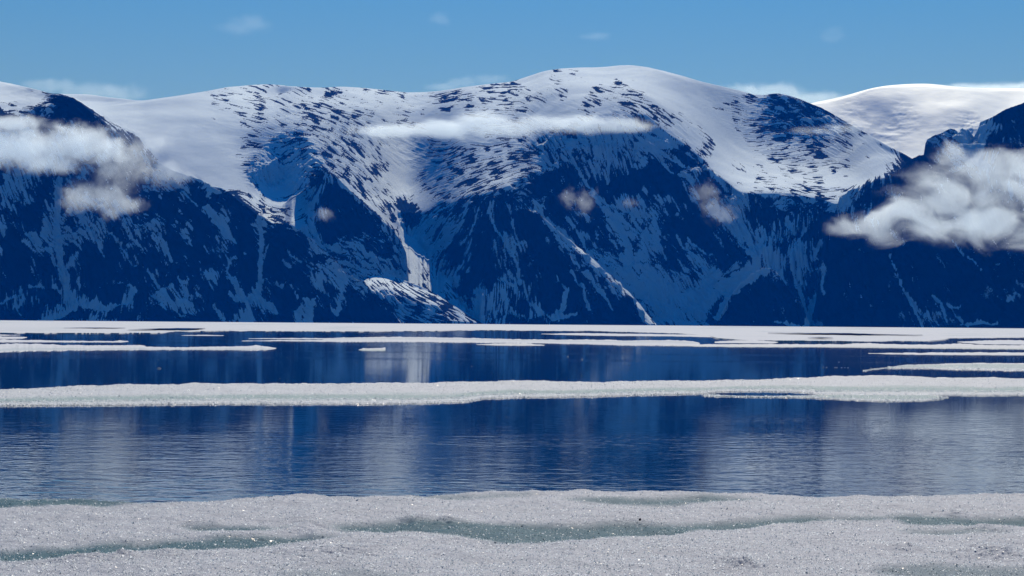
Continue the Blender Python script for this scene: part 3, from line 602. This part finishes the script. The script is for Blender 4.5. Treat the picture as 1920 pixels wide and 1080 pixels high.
def floe(name, front, back_, label, mat=None, thick=0.18, group=None, ncol=600, nrow=26, rough=0.03, seed=1, teal=None, cat='ice floe', tip=True, crystals=0, csize=0.02, lens=None):
    """front/back: photo lines of the water line and of the far top edge of one floe"""
    f = np.array(front, float); u = np.linspace(f[0, 0], f[-1, 0], ncol)
    b = np.array(back_, float)
    vf = np.interp(u, f[:, 0], f[:, 1]); vb = np.interp(u, b[:, 0], b[:, 1])
    vf = np.maximum(vf, vb + 0.05)
    jag = fbm(u / 9.0, u * 0 + seed, seed, 4) * min(1.0, 0.06 * float((vf - vb).max())) * 1.0
    vf = vf + jag
    xf, yf = on_plane(u, vf, 0.0)
    # top far edge lies `thick` above the water
    wd = np.minimum(np.clip((vf - vb) / 6.0, 0.02, 1) * thick, 0.42 * (vf - vb) * yf / F)
    xb, yb = on_plane(u, np.maximum(vb, 612 - 8 + 0), 0.0)
    dxr, dyr, dzr = ray(u, vb); tt = (wd * 0.9 - CAM_H) / np.minimum(dzr, -1e-5); xb, yb = tt * dxr, tt * dyr
    t = np.linspace(0, 1, nrow)[:, None] ** 1.25
    X = xf + (xb - xf) * t; Y = yf + (yb - yf) * t
    sc_ = max(0.15, float(np.median(Y)) / 220.0)
    n1 = fbm(X / (0.6 * sc_) , Y / (0.9 * sc_), seed + 5, 4); n2 = fbm(X / (3.0 * sc_), Y / (6 * sc_), seed + 8, 3)
    prof = 0.18 * sm(0, 0.03, t) + 0.22 * sm(0.22, 0.42, t) + 0.6 * sm(0.4, 0.8, t)
    Z = wd * prof * (1 + 0.25 * n2) + rough * n1 * sm(0, 0.1, t) * (1 + sm(0.8, 1, t)) + 0.004
    Z[-1] = np.maximum(Z[-1], wd * 0.6)
    if teal is None: melt = ZM = np.zeros(Z.shape)
    else:
        lo, hi, st = teal
        melt = st * sm(lo - .08, lo + .06, t) * (1 - sm(hi - .1, hi + .1, t + 0.12 * n2)) * np.ones_like(Z)
    # skirts into the water at front and back
    Xs = np.vstack([X[:1], X, X[-1:] * 1.0008]); Ys = np.vstack([Y[:1], Y, Y[-1:] * 1.0008]); Zs = np.vstack([Z[:1] * 0 - 0.15, Z, Z[-1:] * 0 - 0.15])
    M = np.vstack([melt[:1], melt, melt[-1:]])
    o = mesh_obj(name, np.stack([Xs, Ys, Zs], -1).reshape(-1, 3), grid_faces(*Xs.shape), mat or MAT_FLOE, True, {'melt': M})
    tag(o, label, cat, group)
    if crystals:
        r = RS(seed + 77); ci = r.randint(1, ncol - 1, crystals)
        band = r.uniform(0, 1, crystals); ri = np.where(band < 0.35, r.normal(0.2, 0.03, crystals), np.where(band < 0.5, r.uniform(0, 0.04, crystals), r.uniform(0, 1, crystals)))
        ri = np.clip(ri, 0, 1); ri = (ri ** 0.8 * (nrow - 1)).astype(int)
        jx = r.normal(0, 0.05, crystals)
        xy = np.stack([X[ri, ci] + jx, Y[ri, ci] + r.normal(0, 0.03, crystals)], -1); z = Z[ri, ci] + csize * 0.3
        P, Fc, tone = shards(crystals, xy, z, csize, seed + 3); tone = 0.6 + 0.4 * tone
        c = mesh_obj('ice_crystals', P, Fc, MAT_CRY, False, {'tone': tone}, parent=o); c['kind'] = 'stuff'
    return o

FG = 'thin floes drifting between the near water and the far ice'
floe('ice_floe', [(-170,766),(0,761),(200,760),(400,758),(600,758),(700,758),(780,757),(870,754),(905,748),(1000,745),(1100,744),(1200,741),(1300,739),(1325,738),(1345,735.2),(1420,734.2),(1480,735),(1515,737),(1535,741.2),(1600,742),(1700,742),(1760,741.5),(1780,741),(1850,742),(1920,741),(2090,742)],
     [(-170,734),(0,731),(40,729),(100,727),(200,724),(300,721.5),(400,721),(520,720),(640,720),(760,719),(860,717.5),(920,715),(1000,716),(1100,717),(1180,716),(1215,714),(1300,715),(1420,712.5),(1500,709),(1600,705),(1640,705),(1700,706.5),(1800,708.5),(1920,710.5),(2090,714)],
     'long white ice floe spanning the whole view across middle water', thick=0.16, ncol=1800, nrow=70, rough=0.012, seed=11, teal=(0.16,0.42,0.85), crystals=80000, csize=0.010)
floe('ice_floe', [(1322,741.6),(1345,743.5),(1370,744),(1430,745),(1500,746),(1550,748),(1600,751),(1650,753.3),(1690,753),(1730,752),(1755,749),(1772,745.4)],
     [(1322,741),(1340,740.5),(1355,741.5),(1400,743.2),(1470,742.6),(1520,742),(1535,740.0),(1600,739.5),(1680,739.5),(1740,740),(1755,741.5),(1763,744),(1772,745)],
     'flat teal tongue of ice in front of the long middle floe, right', thick=0.05, ncol=600, nrow=30, rough=0.008, seed=12, teal=(0.3,0.8,0.8), crystals=7000, csize=0.013)
floe('ice_floe', [(1620,696),(1640,690.5),(1670,690.7),(1740,692),(1800,694),(1860,695),(1920,696.5),(2090,699)],
     [(1620,695),(1660,689.8),(1697,684.5),(1730,683.5),(1780,682),(1830,681),(1920,681.5),(2090,683)],
     'pale wedge shaped floe above the long middle floe at right', thick=0.07, ncol=500, nrow=24, rough=0.012, seed=13, teal=(0.3,0.8,0.6), crystals=4000, csize=0.02, group=None)
FL = [
 ([(1628,662.8),(1680,664.5),(1750,665.7),(1840,666),(1920,666.8),(2090,668)], [(1628,662.3),(1700,661.8),(1760,661.4),(1850,661),(1920,661.3),(2090,662)], 'thin straight strip of ice just above the wedge shaped floe', 0.08, None),
 ([(1190,647.6),(1280,649.5),(1380,651),(1450,651.5),(1530,651.5),(1620,652.5),(1760,654),(1920,655.5),(2090,657)], [(1190,647),(1280,646.2),(1400,645.5),(1500,645.5),(1580,646),(1600,644.5),(1630,643.5),(1660,645.5),(1740,646.5),(1800,644.5),(1850,647),(1920,647.5),(2090,648.5)], 'long lumpy floe edge crossing the right half of the water', 0.28, (0.0,0.25,0.4)),
 ([(893,646.5),(930,648),(975,648.5),(1021,648)], [(893,646),(920,644.8),(960,643.8),(990,644.6),(1021,646.8)], 'small lens shaped floe in open water near the view centre', 0.12, None),
 ([(672,656.5),(680,658),(722,658.3),(723,656)], [(672,656),(680,653.5),(700,653.2),(722,652)], 'small blocky floe alone in dark water left of centre', 0.16, (0.0,0.5,0.5)),
 ([(-170,662),(0,660),(60,659),(140,657.3),(250,656.5),(400,656.3),(480,657.5),(500,656),(518,653.4)], [(-170,646),(0,645.5),(30,644),(60,645.5),(120,647),(200,648),(270,648),(274,650.6),(340,651.5),(440,650),(480,648.2),(500,650),(518,652.6)], 'broad white floe reaching in from the left above open water', 0.22, (0.1,0.4,0.5)),
 ([(-170,642.5),(0,642),(80,642),(170,642),(225,642.2),(241,640.6)], [(-170,636.5),(0,637),(80,638.3),(170,639.8),(215,640),(225,638.4),(241,640.2)], 'narrow pointed floe just behind the broad left floe', 0.14, None),
 ([(-170,636),(0,635.6),(40,635.2),(51,632.8)], [(-170,631),(0,631.2),(35,631.4),(51,632.4)], 'short floe at the left edge behind the pointed floe', 0.12, None),
 ([(-170,630),(0,629.5),(38,628.6)], [(-170,627.6),(0,627.8),(38,628.2)], 'thinnest ice sliver at the left edge', 0.1, None),
 ([(453,639.6),(520,639.8),(600,640.4),(640,641.5),(700,641.2),(800,641.6),(900,643),(1000,643.6),(1100,646),(1180,648.2),(1290,649),(1312,646.5)], [(453,639.1),(520,637.6),(600,637.4),(640,632.8),(720,632),(760,632.2),(860,634),(930,635.5),(1000,637),(1100,637.4),(1180,638.5),(1260,638),(1300,640.5),(1312,643)], 'long tapered floe across the centre of the far water', 0.24, (0.5,0.8,0.35)),
 ([(466,635.3),(560,636),(640,636.2)], [(466,634.6),(560,634.0),(640,634.2)], 'thin sliver touching the left tip of the long tapered floe', 0.1, None),
 ([(1015,626.5),(1080,628.8),(1150,630),(1260,630.6),(1340,632.5),(1420,634)], [(1015,626),(1080,624.6),(1150,625.5),(1260,627),(1340,628.5),(1420,631)], 'flat lens of ice just off the far sheet right of centre', 0.2, None),
 ([(1340,643.2),(1400,643.6),(1450,644),(1459,642)], [(1340,640.5),(1380,638.6),(1430,638.8),(1459,641.4)], 'oval floe with rounded end right of the long tapered floe', 0.2, None),
 ([(1795,641.5),(1840,645.2),(1920,646.5),(2090,648)], [(1795,641),(1840,638.8),(1890,637.6),(1920,638.6),(2090,640)], 'rounded floe at right edge behind the long lumpy floe', 0.25, None),
 ([(340,629.3),(390,629.8),(420,629.6)], [(340,628.8),(380,628),(420,629)], 'tiny sliver of ice left of centre under the far sheet', 0.1, None),
]
for i, (fr, bk, lb, th, te) in enumerate(FL):
    floe('ice_floe', fr, bk, lb, thick=th, teal=te, ncol=500, nrow=18, rough=0.03, seed=20 + i, mat=MAT_FAR if i > 3 else MAT_FLOE)

# the far ice sheet, out to the shore
SHEET_F = [(-170,624),(0,625),(130,625.4),(200,625.8),(300,625.2),(320,622.5),(430,621),(640,622.5),(800,621.5),(870,620),(960,619.8),(1100,621),(1200,623.5),(1280,626),(1330,631),(1345,635.5),(1400,639),(1500,640.5),(1620,641.5),(1680,640.5),(1740,640.8),(1772,638),(1780,635),(1920,633.5),(2090,635)]
u = np.linspace(-170, 2090, 1500); vf = interp(SHEET_F, u) + 0.7 * fbm(u / 25, u * 0, 5, 4)
vb = shore(u) + 0.9
rowsX, rowsY, rowsZ = [], [], []
for k, t in enumerate(np.linspace(0, 1, 60)):
    v = vf + (vb - vf) * t
    x, y = on_plane(u, v, 0.0)
    rr = np.hypot(x, y)
    if k == 0: rowsX.append(x); rowsY.append(y); rowsZ.append(np.full_like(x, -0.1))
    z = 0.10 + 0.12 * fbm(x / 8, y / 60, 9, 4) * (1 - 0.6 * t)
    rowsX.append(x); rowsY.append(y); rowsZ.append(z)
x, y = rowsX[-1], rowsY[-1]; r = np.hypot(x, y)
rowsX.append(x / r * 9200); rowsY.append(y / r * 9200); rowsZ.append(np.full_like(x, 0.12))
XS = np.array(rowsX); YS = np.array(rowsY); ZS = np.array(rowsZ)
vrow = np.vstack([vf[None], np.array([vf + (vb - vf) * t for t in np.linspace(0, 1, 60)]), vb[None]])
sheet = mesh_obj('ice_sheet', np.stack([XS, YS, ZS], -1).reshape(-1, 3), grid_faces(*XS.shape), MAT_FAR, True,
                 {'melt': np.clip(fbm(np.broadcast_to(u, XS.shape) / 90, vrow / 1.2, 33, 4) * 1.1 - 0.25, 0, 1)})
tag(sheet, 'flat white sheet of sea ice reaching the foot of the mountains', 'ice sheet', None)

# leads (cracks of open water) in the far sheet are narrow dark pools lying on it
def lead(pts_top, pts_bot, label):
    a = np.array(pts_top, float); b = np.array(pts_bot, float)
    u = np.linspace(a[0, 0], a[-1, 0], 120); vt = np.interp(u, a[:, 0], a[:, 1]); vb_ = np.interp(u, b[:, 0], b[:, 1])
    j = 0.35 * fbm(u / 12, u * 0 + 3, int(a[0, 0]) + 7, 3); vt = vt + j; vb_ = np.maximum(vb_ + j, vt + 0.02)
    R_ = []
    for t in np.linspace(0, 1, 4):
        x, y = on_plane(u, vb_ + (vt - vb_) * t, 0.30); R_.append(np.stack([x, y, x * 0 + 0.30], -1))
    P = np.array(R_).reshape(-1, 3)
    o = mesh_obj('water', P, grid_faces(4, 120), MAT_WATER); tag(o, label, None, None, 'structure')
for q in [([(240,617.6),(300,615.6),(330,615),(385,615.3)],[(240,617.9),(300,617.3),(350,618.2),(385,615.8)],'narrow lead of dark water in the left of the far ice'),
          ([(120,614.2),(180,613.8),(235,614.4)],[(120,614.5),(180,614.9),(235,614.7)],'hairline lead in the left part of the far ice'),
          ([(1440,624),(1520,624.3),(1590,624.6),(1650,626.4),(1730,628)],[(1440,624.4),(1520,625.9),(1590,627),(1650,627.6),(1730,628.5)],'narrow lead of dark water in the right of the far ice'),
          ([(1515,632.2),(1540,631.6),(1562,632.4)],[(1515,632.6),(1540,633.2),(1562,632.8)],'short lead of dark water right of centre in the far ice')]:
    lead(*q)

# brash: small ice bits drifting on the water
def brash(u, v, wpx, hpx, seed, label, group):
    x, y = on_plane(u, v, 0.0); x = float(x); y = float(y); k = y / F
    o = lump('ice_chunk', (x, y, hpx * k * 0.15), (wpx * k / 2, wpx * k / 2.2, hpx * k / 1.6), MAT_FLOE, seed, sub=2, rough=0.35, flat=True)
    tag(o, label, 'ice chunk', group)
r = RS(4)
brash(298, 691, 7, 2.2, 1, 'white ice chunk alone on open water left of centre', None)
for i, (a, b) in enumerate([(1065,669),(1091,674),(1573,679)]): brash(a, b, (4, 5, 3)[i], 1.2, 10 + i, ('bright fleck of ice above middle floe right of centre', 'wider fleck of ice beside the bright one', 'fleck of ice above a dotted row of chunks')[i], None)
G1 = 'ice flecks in a dotted row leading to the wedge floe'
for i, a in enumerate([1543,1550,1566,1569,1578,1584,1590,1633,1645,1651,1656]): brash(a, 689.0 + (a - 1543) * 0.012, r.uniform(2, 3.5), 1.3, 30 + i, 'tiny white ice fleck in the dotted row left of the wedge floe', G1)
G2 = 'ice flecks scattered on the dark open water'
for i in range(46):
    a = r.uniform(10, 1900); b = r.choice([r.uniform(664, 712), r.uniform(622, 630), r.uniform(770, 900)], p=[.55, .25, .2])
    if b < 640 and not (500 < a < 1000): a = r.uniform(500, 1000)
    if b < 715 and b > 660 and a > 1520: a -= 900
    brash(a, b, r.uniform(1.2, 2.4), r.uniform(0.8, 1.3), 60 + i, 'tiny white ice fleck scattered on the dark open water', G2)

# ------------------------------------------------------------------ the near floe of granular ice
NEAR_EDGE = [(-200,937),(0,935),(120,937),(260,941),(330,941),(420,938),(500,932),(560,929),(610,930),(650,934),(730,933),(800,928),(850,923),(930,920.5),(1000,920),(1080,918.5),(1160,920),(1240,921),(1330,921.5),(1380,925),(1450,929),(1500,931),(1560,931),(1620,928.5),(1760,928),(1850,927),(1920,926),(2120,924)]
POOLS = [ # polygons of wet, teal, slushy ice, strength, depth
 ([(-200,936),(0,937),(200,938),(327,941),(267,947),(167,952),(0,954),(-200,955)], .8, .05),
 ([(-200,1040),(0,1034),(110,1030),(213,1022),(333,1014),(450,1006),(567,1004),(640,1003),(583,1018),(500,1026),(400,1032),(300,1036),(200,1044),(130,1046),(60,1053),(0,1054),(-200,1064)], .95, .09),
 ([(335,986),(367,985),(420,988),(550,986),(552,990),(480,994),(400,996),(367,992)], 1.0, .10),
 ([(625,985),(700,981),(757,977),(830,980),(900,984),(973,984),(1100,983),(1190,981),(1280,982),(1400,975),(1480,970),(1560,971),(1640,971),(1700,973),(1613,977),(1540,978),(1480,982),(1400,989),(1330,993),(1280,1000),(1140,1008),(1007,1017),(933,1019),(900,1014),(850,1003),(740,996),(640,996)], .9, .08),
 ([(1640,971),(1700,968),(1747,970),(1850,974),(1960,973),(2120,972),(2120,995),(1920,992),(1850,988),(1713,984),(1680,976)], 1.0, .10),
 ([(1040,938),(1120,935),(1200,933),(1300,930),(1380,934),(1440,938),(1400,943),(1300,946),(1200,946),(1100,944)], .75, .04),
 ([(760,930),(900,928),(1000,926),(1000,932),(880,936),(780,936)], .45, .02),
 ([(1690,1000),(1760,998),(1850,999),(1920,1002),(1880,1005),(1780,1007),(1700,1004)], .65, .05),
 ([(1640,1068),(1700,1063),(1800,1062),(1910,1066),(2120,1068),(2120,1082),(1640,1082)], .55, .05),
 ([(520,1078),(640,1072),(760,1078),(760,1090),(520,1090)], .35, .03)]
MOUNDS = [(235,1050,16,.07,.5),(140,1057,22,.05,.6),(190,1055,20,.05,.6),(1395,1068,26,.09,.5),(1352,1055,28,.045,.7),(1840,1040,40,.06,.7),(1885,1042,30,.05,.6),(1700,1030,20,.05,.6),(1550,1010,25,.03,.6),(390,976,20,.04,.5),(585,985,26,.05,.6),(780,975,20,.045,.6),(840,980,25,.045,.6),(1790,966,12,.05,.4),(1180,975,40,.03,.8),(600,1041,60,.04,.7),(690,1037,30,.035,.7),(310,1045,30,.04,.6),(1560,956,16,.03,.5),(640,962,20,.03,.5),(1840,994,22,.04,.5),(500,1012,30,.03,.6)]
nc = 1300; ys = []; 
y = 14.5
while y < 31.5: ys.append(y); y += 0.0145 + 0.0006 * (y - 14)
ys = np.array(ys); nrw = len(ys)
az = np.linspace(-215, 2135, nc)
GY = np.broadcast_to(ys[:, None], (nrw, nc)).copy()
GX = (az[None, :] - 960) / F * GY
pu, pv = to_px(GX, GY, GX * 0 + 0.12)
def near_poly(pts, soft):
    p = np.array(pts, float); n = len(p); ins = np.zeros(pu.shape, bool)
    wu = pu + 22 * fbm(GX / 0.4, GY / 0.7, 91, 5, .65); wv = pv + 5.5 * fbm(GX / 0.22, GY / 0.6, 95, 5, .65)
    for i in range(n):
        x1, y1 = p[i]; x2, y2 = p[(i + 1) % n]
        if y1 == y2: continue
        ins ^= ((y1 > wv) != (y2 > wv)) & (wu < (x2 - x1) * (wv - y1) / (y2 - y1) + x1)
    return blur(ins.astype(float), soft)
melt = np.zeros(pu.shape); dep = np.zeros(pu.shape)
for pts, st, d in POOLS:
    m = near_poly(pts, 9.0); melt = np.maximum(melt, m * st); dep = np.maximum(dep, m * d * 0.5)
Z = 0.14 + 0.035 * fbm(GX / 1.6, GY / 3.0, 21, 3) + 0.026 * fbm(GX / 0.28, GY / 0.5, 25, 3)
grain = fbm(GX / 0.05, GY / 0.06, 31, 3, 0.6); lumps = ridged(GX / 0.12, GY / 0.16, 35, 3) - 0.4
Z = Z + (0.005 * grain + 0.006 * lumps) * (1 - 0.6 * melt) - dep
for mu, mv, wr, hgt, asp in MOUNDS:
    Z += 0.6 * hgt * np.exp(-((pu - mu) / wr / 1.4) ** 2 - ((pv - mv - 2) / (3 + wr * 0.3 * asp)) ** 2) * (1 + 0.5 * grain)
edge = interp(NEAR_EDGE, az)[None, :] + 1.6 * fbm(GX / 0.2, GX * 0, 44, 4)
pvw = to_px(GX, GY, GX * 0 + 0.10)[1]
e = sm(-1.0, 7.0, pvw - edge)           # 0 beyond the edge
Z = Z * e - 0.25 * (1 - sm(-4, 0.5, pvw - edge))
near = mesh_obj('ice_floe', np.stack([GX, GY, Z], -1).reshape(-1, 3), grid_faces(nrw, nc), MAT_ICE, True, {'melt': np.clip(1.25 * melt + 0.10 * fbm(GX / 0.5, GY / 1.2, 53, 3), 0, 1)})
tag(near, 'granular snowy ice floe with teal slush pools at the nearest edge', 'ice floe')
r = RS(8); N = 280000
ri = (r.uniform(0, 1, N) ** 1.3 * (nrw - 1)).astype(int); ci = r.randint(0, nc, N)
ok = (pvw[ri, ci] > edge[0, ci] + 1) & (r.uniform(0, 1, N) > 0.3 * melt[ri, ci])
ri = ri[ok]; ci = ci[ok]
P, Fc, tone = shards(len(ri), np.stack([GX[ri, ci], GY[ri, ci]], -1), Z[ri, ci] + 0.004, 0.0043, 6)
tone = np.clip(0.55 + 0.45 * tone - 0.75 * np.repeat(melt[ri, ci] * (r.uniform(0, 1, len(ri)) > 0.4), 4), 0, 1)
crys = mesh_obj('ice_crystals', P, Fc, MAT_CRY, False, {'tone': tone}, parent=near); crys['kind'] = 'stuff'
x, y = on_plane(1200, 975, 0.15)
st = lump('pebble', (float(x), float(y), 0.155), (0.012, 0.014, 0.012), MAT_STONE, 5); tag(st, 'tiny dark pebble on the near ice beside a teal pool', 'pebble')

# ------------------------------------------------------------------ clouds
def cloud_material(name, blobs, dens, nscale, cut, ext, seed, aniso=0.42, soft=1.0, stretch=(1, 1, 1)):
    m, n, o = new_mat(name)
    tc = n.nodes.new('ShaderNodeTexCoord')
    def vmath(op, a, b=None):
        x = n.nodes.new('ShaderNodeVectorMath'); x.operation = op
        for i, v in enumerate((a, b)):
            if v is None: continue
            if isinstance(v, tuple): x.inputs[i].default_value = v
            else: n.links.new(v, x.inputs[i])
        return x
    P = tc.outputs['Object']
    Ps = vmath('MULTIPLY', P, stretch).outputs[0]
    Pn = vmath('ADD', Ps, (seed * 913.0, seed * 377.0, seed * 151.0)).outputs[0]
    nz = noise_node(n, Pn, 1.0 / nscale, 7, 0.64, 0.8)
    field = None
    for (c, r) in blobs:
        d = vmath('SUBTRACT', P, tuple(c)); q = vmath('DIVIDE', d.outputs[0], tuple(r)); L = vmath('LENGTH', q.outputs[0])
        f = math_node(n, 'SUBTRACT', 1.0, L.outputs['Value'])
        field = f if field is None else math_node(n, 'SMOOTH_MAX', field, f, 0.15)
    mr = n.nodes.new('ShaderNodeMapRange'); n.links.new(nz, mr.inputs[0])
    for i, v in enumerate((0.68, 0.32, 0.0, 1.0)): mr.inputs[i + 1].default_value = v
    er = math_node(n, 'MULTIPLY', mr.outputs[0], cut * 1.9)
    s = math_node(n, 'SUBTRACT', math_node(n, 'MULTIPLY', field, 2.0), er)   # noise eats the rim away, never reaches past it
    s = math_node(n, 'MULTIPLY', s, soft, clamp=True)
    s = math_node(n, 'POWER', s, 2.0)
    s = math_node(n, 'MULTIPLY', s, dens * 0.44)
    vol = n.nodes.new('ShaderNodeVolumePrincipled')
    vol.inputs['Color'].default_value = (0.79, 0.90, 1.0, 1); vol.inputs['Anisotropy'].default_value = aniso
    n.links.new(s, vol.inputs['Density']); n.links.new(vol.outputs[0], o.inputs['Volume'])
    m.volume_intersection_method if False else None
    return m

def cloud(name, dist, blobs_px, dens, nscale, cut, label, seed, depth=0.6, soft=1.3, aniso=0.42, stretch=(1, 1, 1), group=None):
    """blobs_px: (u, v, half width, half height[, distance shift]) in photo pixels at the given distance"""
    k = dist / F; cs = []
    for b in blobs_px:
        D = dist + (b[4] if len(b) > 4 else 0)
        x, y, z = at_dist(b[0], b[1], D); rx, rz = b[2] * k * 1.45, b[3] * k * 1.62
        ry = max(rz * 1.2, min(rx * depth, rz * 3.0))
        cs.append((np.array([float(x), float(y), float(z)]), (rx, ry, rz)))
    cen = sum(c for c, _ in cs) / len(cs)
    bl = [(c - cen, r) for c, r in cs]
    bm = bmesh.new()
    for c, r_ in bl:
        g = bmesh.ops.create_icosphere(bm, subdivisions=3, radius=1.0)
        for v in g['verts']: v.co = Vector((v.co.x * r_[0] * 1.02 + c[0], v.co.y * r_[1] * 1.02 + c[1], v.co.z * r_[2] * 1.02 + c[2]))
    me = bpy.data.meshes.new(name); bm.to_mesh(me); bm.free()
    me.materials.append(cloud_material('cloud_vapour', bl, dens, nscale, cut, None, seed, aniso, soft, stretch))
    o = bpy.data.objects.new(name, me); COL.objects.link(o); o.location = cen
    if len(bl) > 1:
        md = o.modifiers.new('remesh', 'REMESH'); md.mode = 'VOXEL'; md.voxel_size = max(4.0, min(r_[2] for _, r_ in bl) / 4.0)
    tag(o, label, 'cloud', group)
    return o

if CLOUDS:
    cloud('cloud', 7500, [(40,278,105,40),(-60,270,110,48),(140,268,90,38),(200,282,50,32),(15,232,75,16),(90,305,70,22)], 0.030, 70, 0.55, 'big grey white cloud wrapped round the left headland', 1)
    cloud('cloud', 7450, [(250,295,75,50),(215,325,60,38),(310,322,60,30),(290,270,60,26),(345,330,30,14)], 0.014, 60, 0.7, 'thin veil of mist trailing off the left headland cloud', 2, soft=1.0)
    cloud('cloud', 9500, [(330,240,60,22),(370,235,40,14),(300,260,50,20)], 0.004, 90, 0.7, 'faint mist lying on the smooth snow saddle', 21, soft=0.9)
    cloud('cloud', 7400, [(150,370,44,30),(205,372,44,34),(232,382,50,20),(208,395,20,18)], 0.017, 40, 0.6, 'small fluffy cloud low on the left cliff below the big one', 3)
    cloud('cloud', 8500, [(740,245,85,15),(830,241,110,19),(900,235,90,26),(960,242,60,16)], 0.030, 60, 0.5, 'left half of the long flat cloud band crossing the central massif', 4, depth=0.4, stretch=(.5, 1, 1))
    cloud('cloud', 8500, [(1010,230,55,18),(1080,233,90,18),(1150,234,80,15),(1195,236,45,11)], 0.030, 60, 0.5, 'right half of the flat cloud band, ending at the ridge', 5, depth=0.4, stretch=(.5, 1, 1))
    cloud('cloud', 7300, [(1850,315,95,45),(1790,290,45,30),(1930,345,110,60),(1790,370,120,55),(1700,390,90,45),(1640,415,70,36),(1600,428,58,24),(1850,420,120,48),(1740,425,90,30),(1960,420,110,50),(1660,440,50,24)], 0.018, 110, 0.75, 'largest cloud, hiding much of the right hand ridge', 6, stretch=(.8, 1, 1.2))
    cloud('cloud', 7500, [(608,402,22,14)], 0.0112, 25, 0.6, 'tiny cloud puff on the dark spur left of the valley', 7)
    cloud('cloud', 7600, [(1066,373,24,20),(1096,380,24,26),(1115,358,14,10)], 0.0077, 26, 0.8, 'ragged twin puff on the dark central cliff', 8)
    cloud('cloud', 7600, [(1182,382,22,14)], 0.007, 26, 0.8, 'faint grey wisp right of the ragged twin puff', 9)
    cloud('cloud', 7600, [(1335,382,34,22),(1325,362,36,26),(1350,400,40,26)], 0.0063, 36, 0.8, 'round misty puff where the cliff meets the snow ridge', 10)
    cloud('cloud', 9300, [(1530,245,70,9),(1580,240,60,10)], 0.006, 50, 0.6, 'faint flat veil across the speckled snow dome', 11, stretch=(.4, 1, 1))
    cloud('cloud', 17800, [(1440,178,80,22),(1390,172,50,14),(1530,190,80,20),(1490,195,80,20)], 0.00815, 159, 0.45, 'bright cloud bank peeping over the saddle by the glacier', 12, depth=0.4)
    cloud('cloud', 17800, [(1830,170,90,13),(1920,172,130,15),(2020,172,100,16)], 0.01303, 159, 0.35, 'low cloud rim lying on the glacier skyline at right', 13, depth=0.4)
    cloud('cloud', 17800, [(865,155,38,15),(830,163,45,9),(920,150,42,13)], 0.00295, 142, 0.6, 'thin white cloud rising behind the central skyline', 14)
    cloud('cloud', 17800, [(180,172,95,18),(90,160,70,14),(230,180,60,12)], 0.00253, 166, 0.6, 'thin hazy cloud behind the left snow saddle', 15)
    cloud('cloud', 18500, [(465,46,50,21),(440,52,40,14)], 0.00143, 169, 0.6, 'wispy cloud high in the sky at upper left', 16)
    cloud('cloud', 18500, [(825,36,28,15)], 0.00143, 123, 0.6, 'small wispy cloud high in the sky left of the summit', 17)
    cloud('cloud', 18500, [(1120,68,34,9)], 0.00195, 123, 0.6, 'small flat wisp right above the rounded summit', 18)
    cloud('cloud', 18500, [(1565,64,30,18)], 0.00104, 123, 0.6, 'faint wispy cloud in the upper right sky', 19)

# ------------------------------------------------------------------ the air itself
if HAZE:
    bm = bmesh.new(); bmesh.ops.create_cube(bm, size=1.0)
    me = bpy.data.meshes.new('haze'); bm.to_mesh(me); bm.free()
    m, n, o = new_mat('air')
    vol = n.nodes.new('ShaderNodeVolumePrincipled'); vol.inputs['Color'].default_value = HAZE_COL
    vol.inputs['Density'].default_value = HAZE; vol.inputs['Anisotropy'].default_value = 0.0
    n.links.new(vol.outputs[0], o.inputs['Volume']); me.materials.append(m)
    hz = bpy.data.objects.new('haze', me); COL.objects.link(hz)
    hz.scale = (16000, 19000, 1700); hz.location = (0, 6500, 1700 / 2 - 41.5)
    vol.inputs['Absorption Color'].default_value = (0.3, 0.75, 0.95, 1)
    tag(hz, 'blue air between the camera and the mountains', None, None, 'stuff')
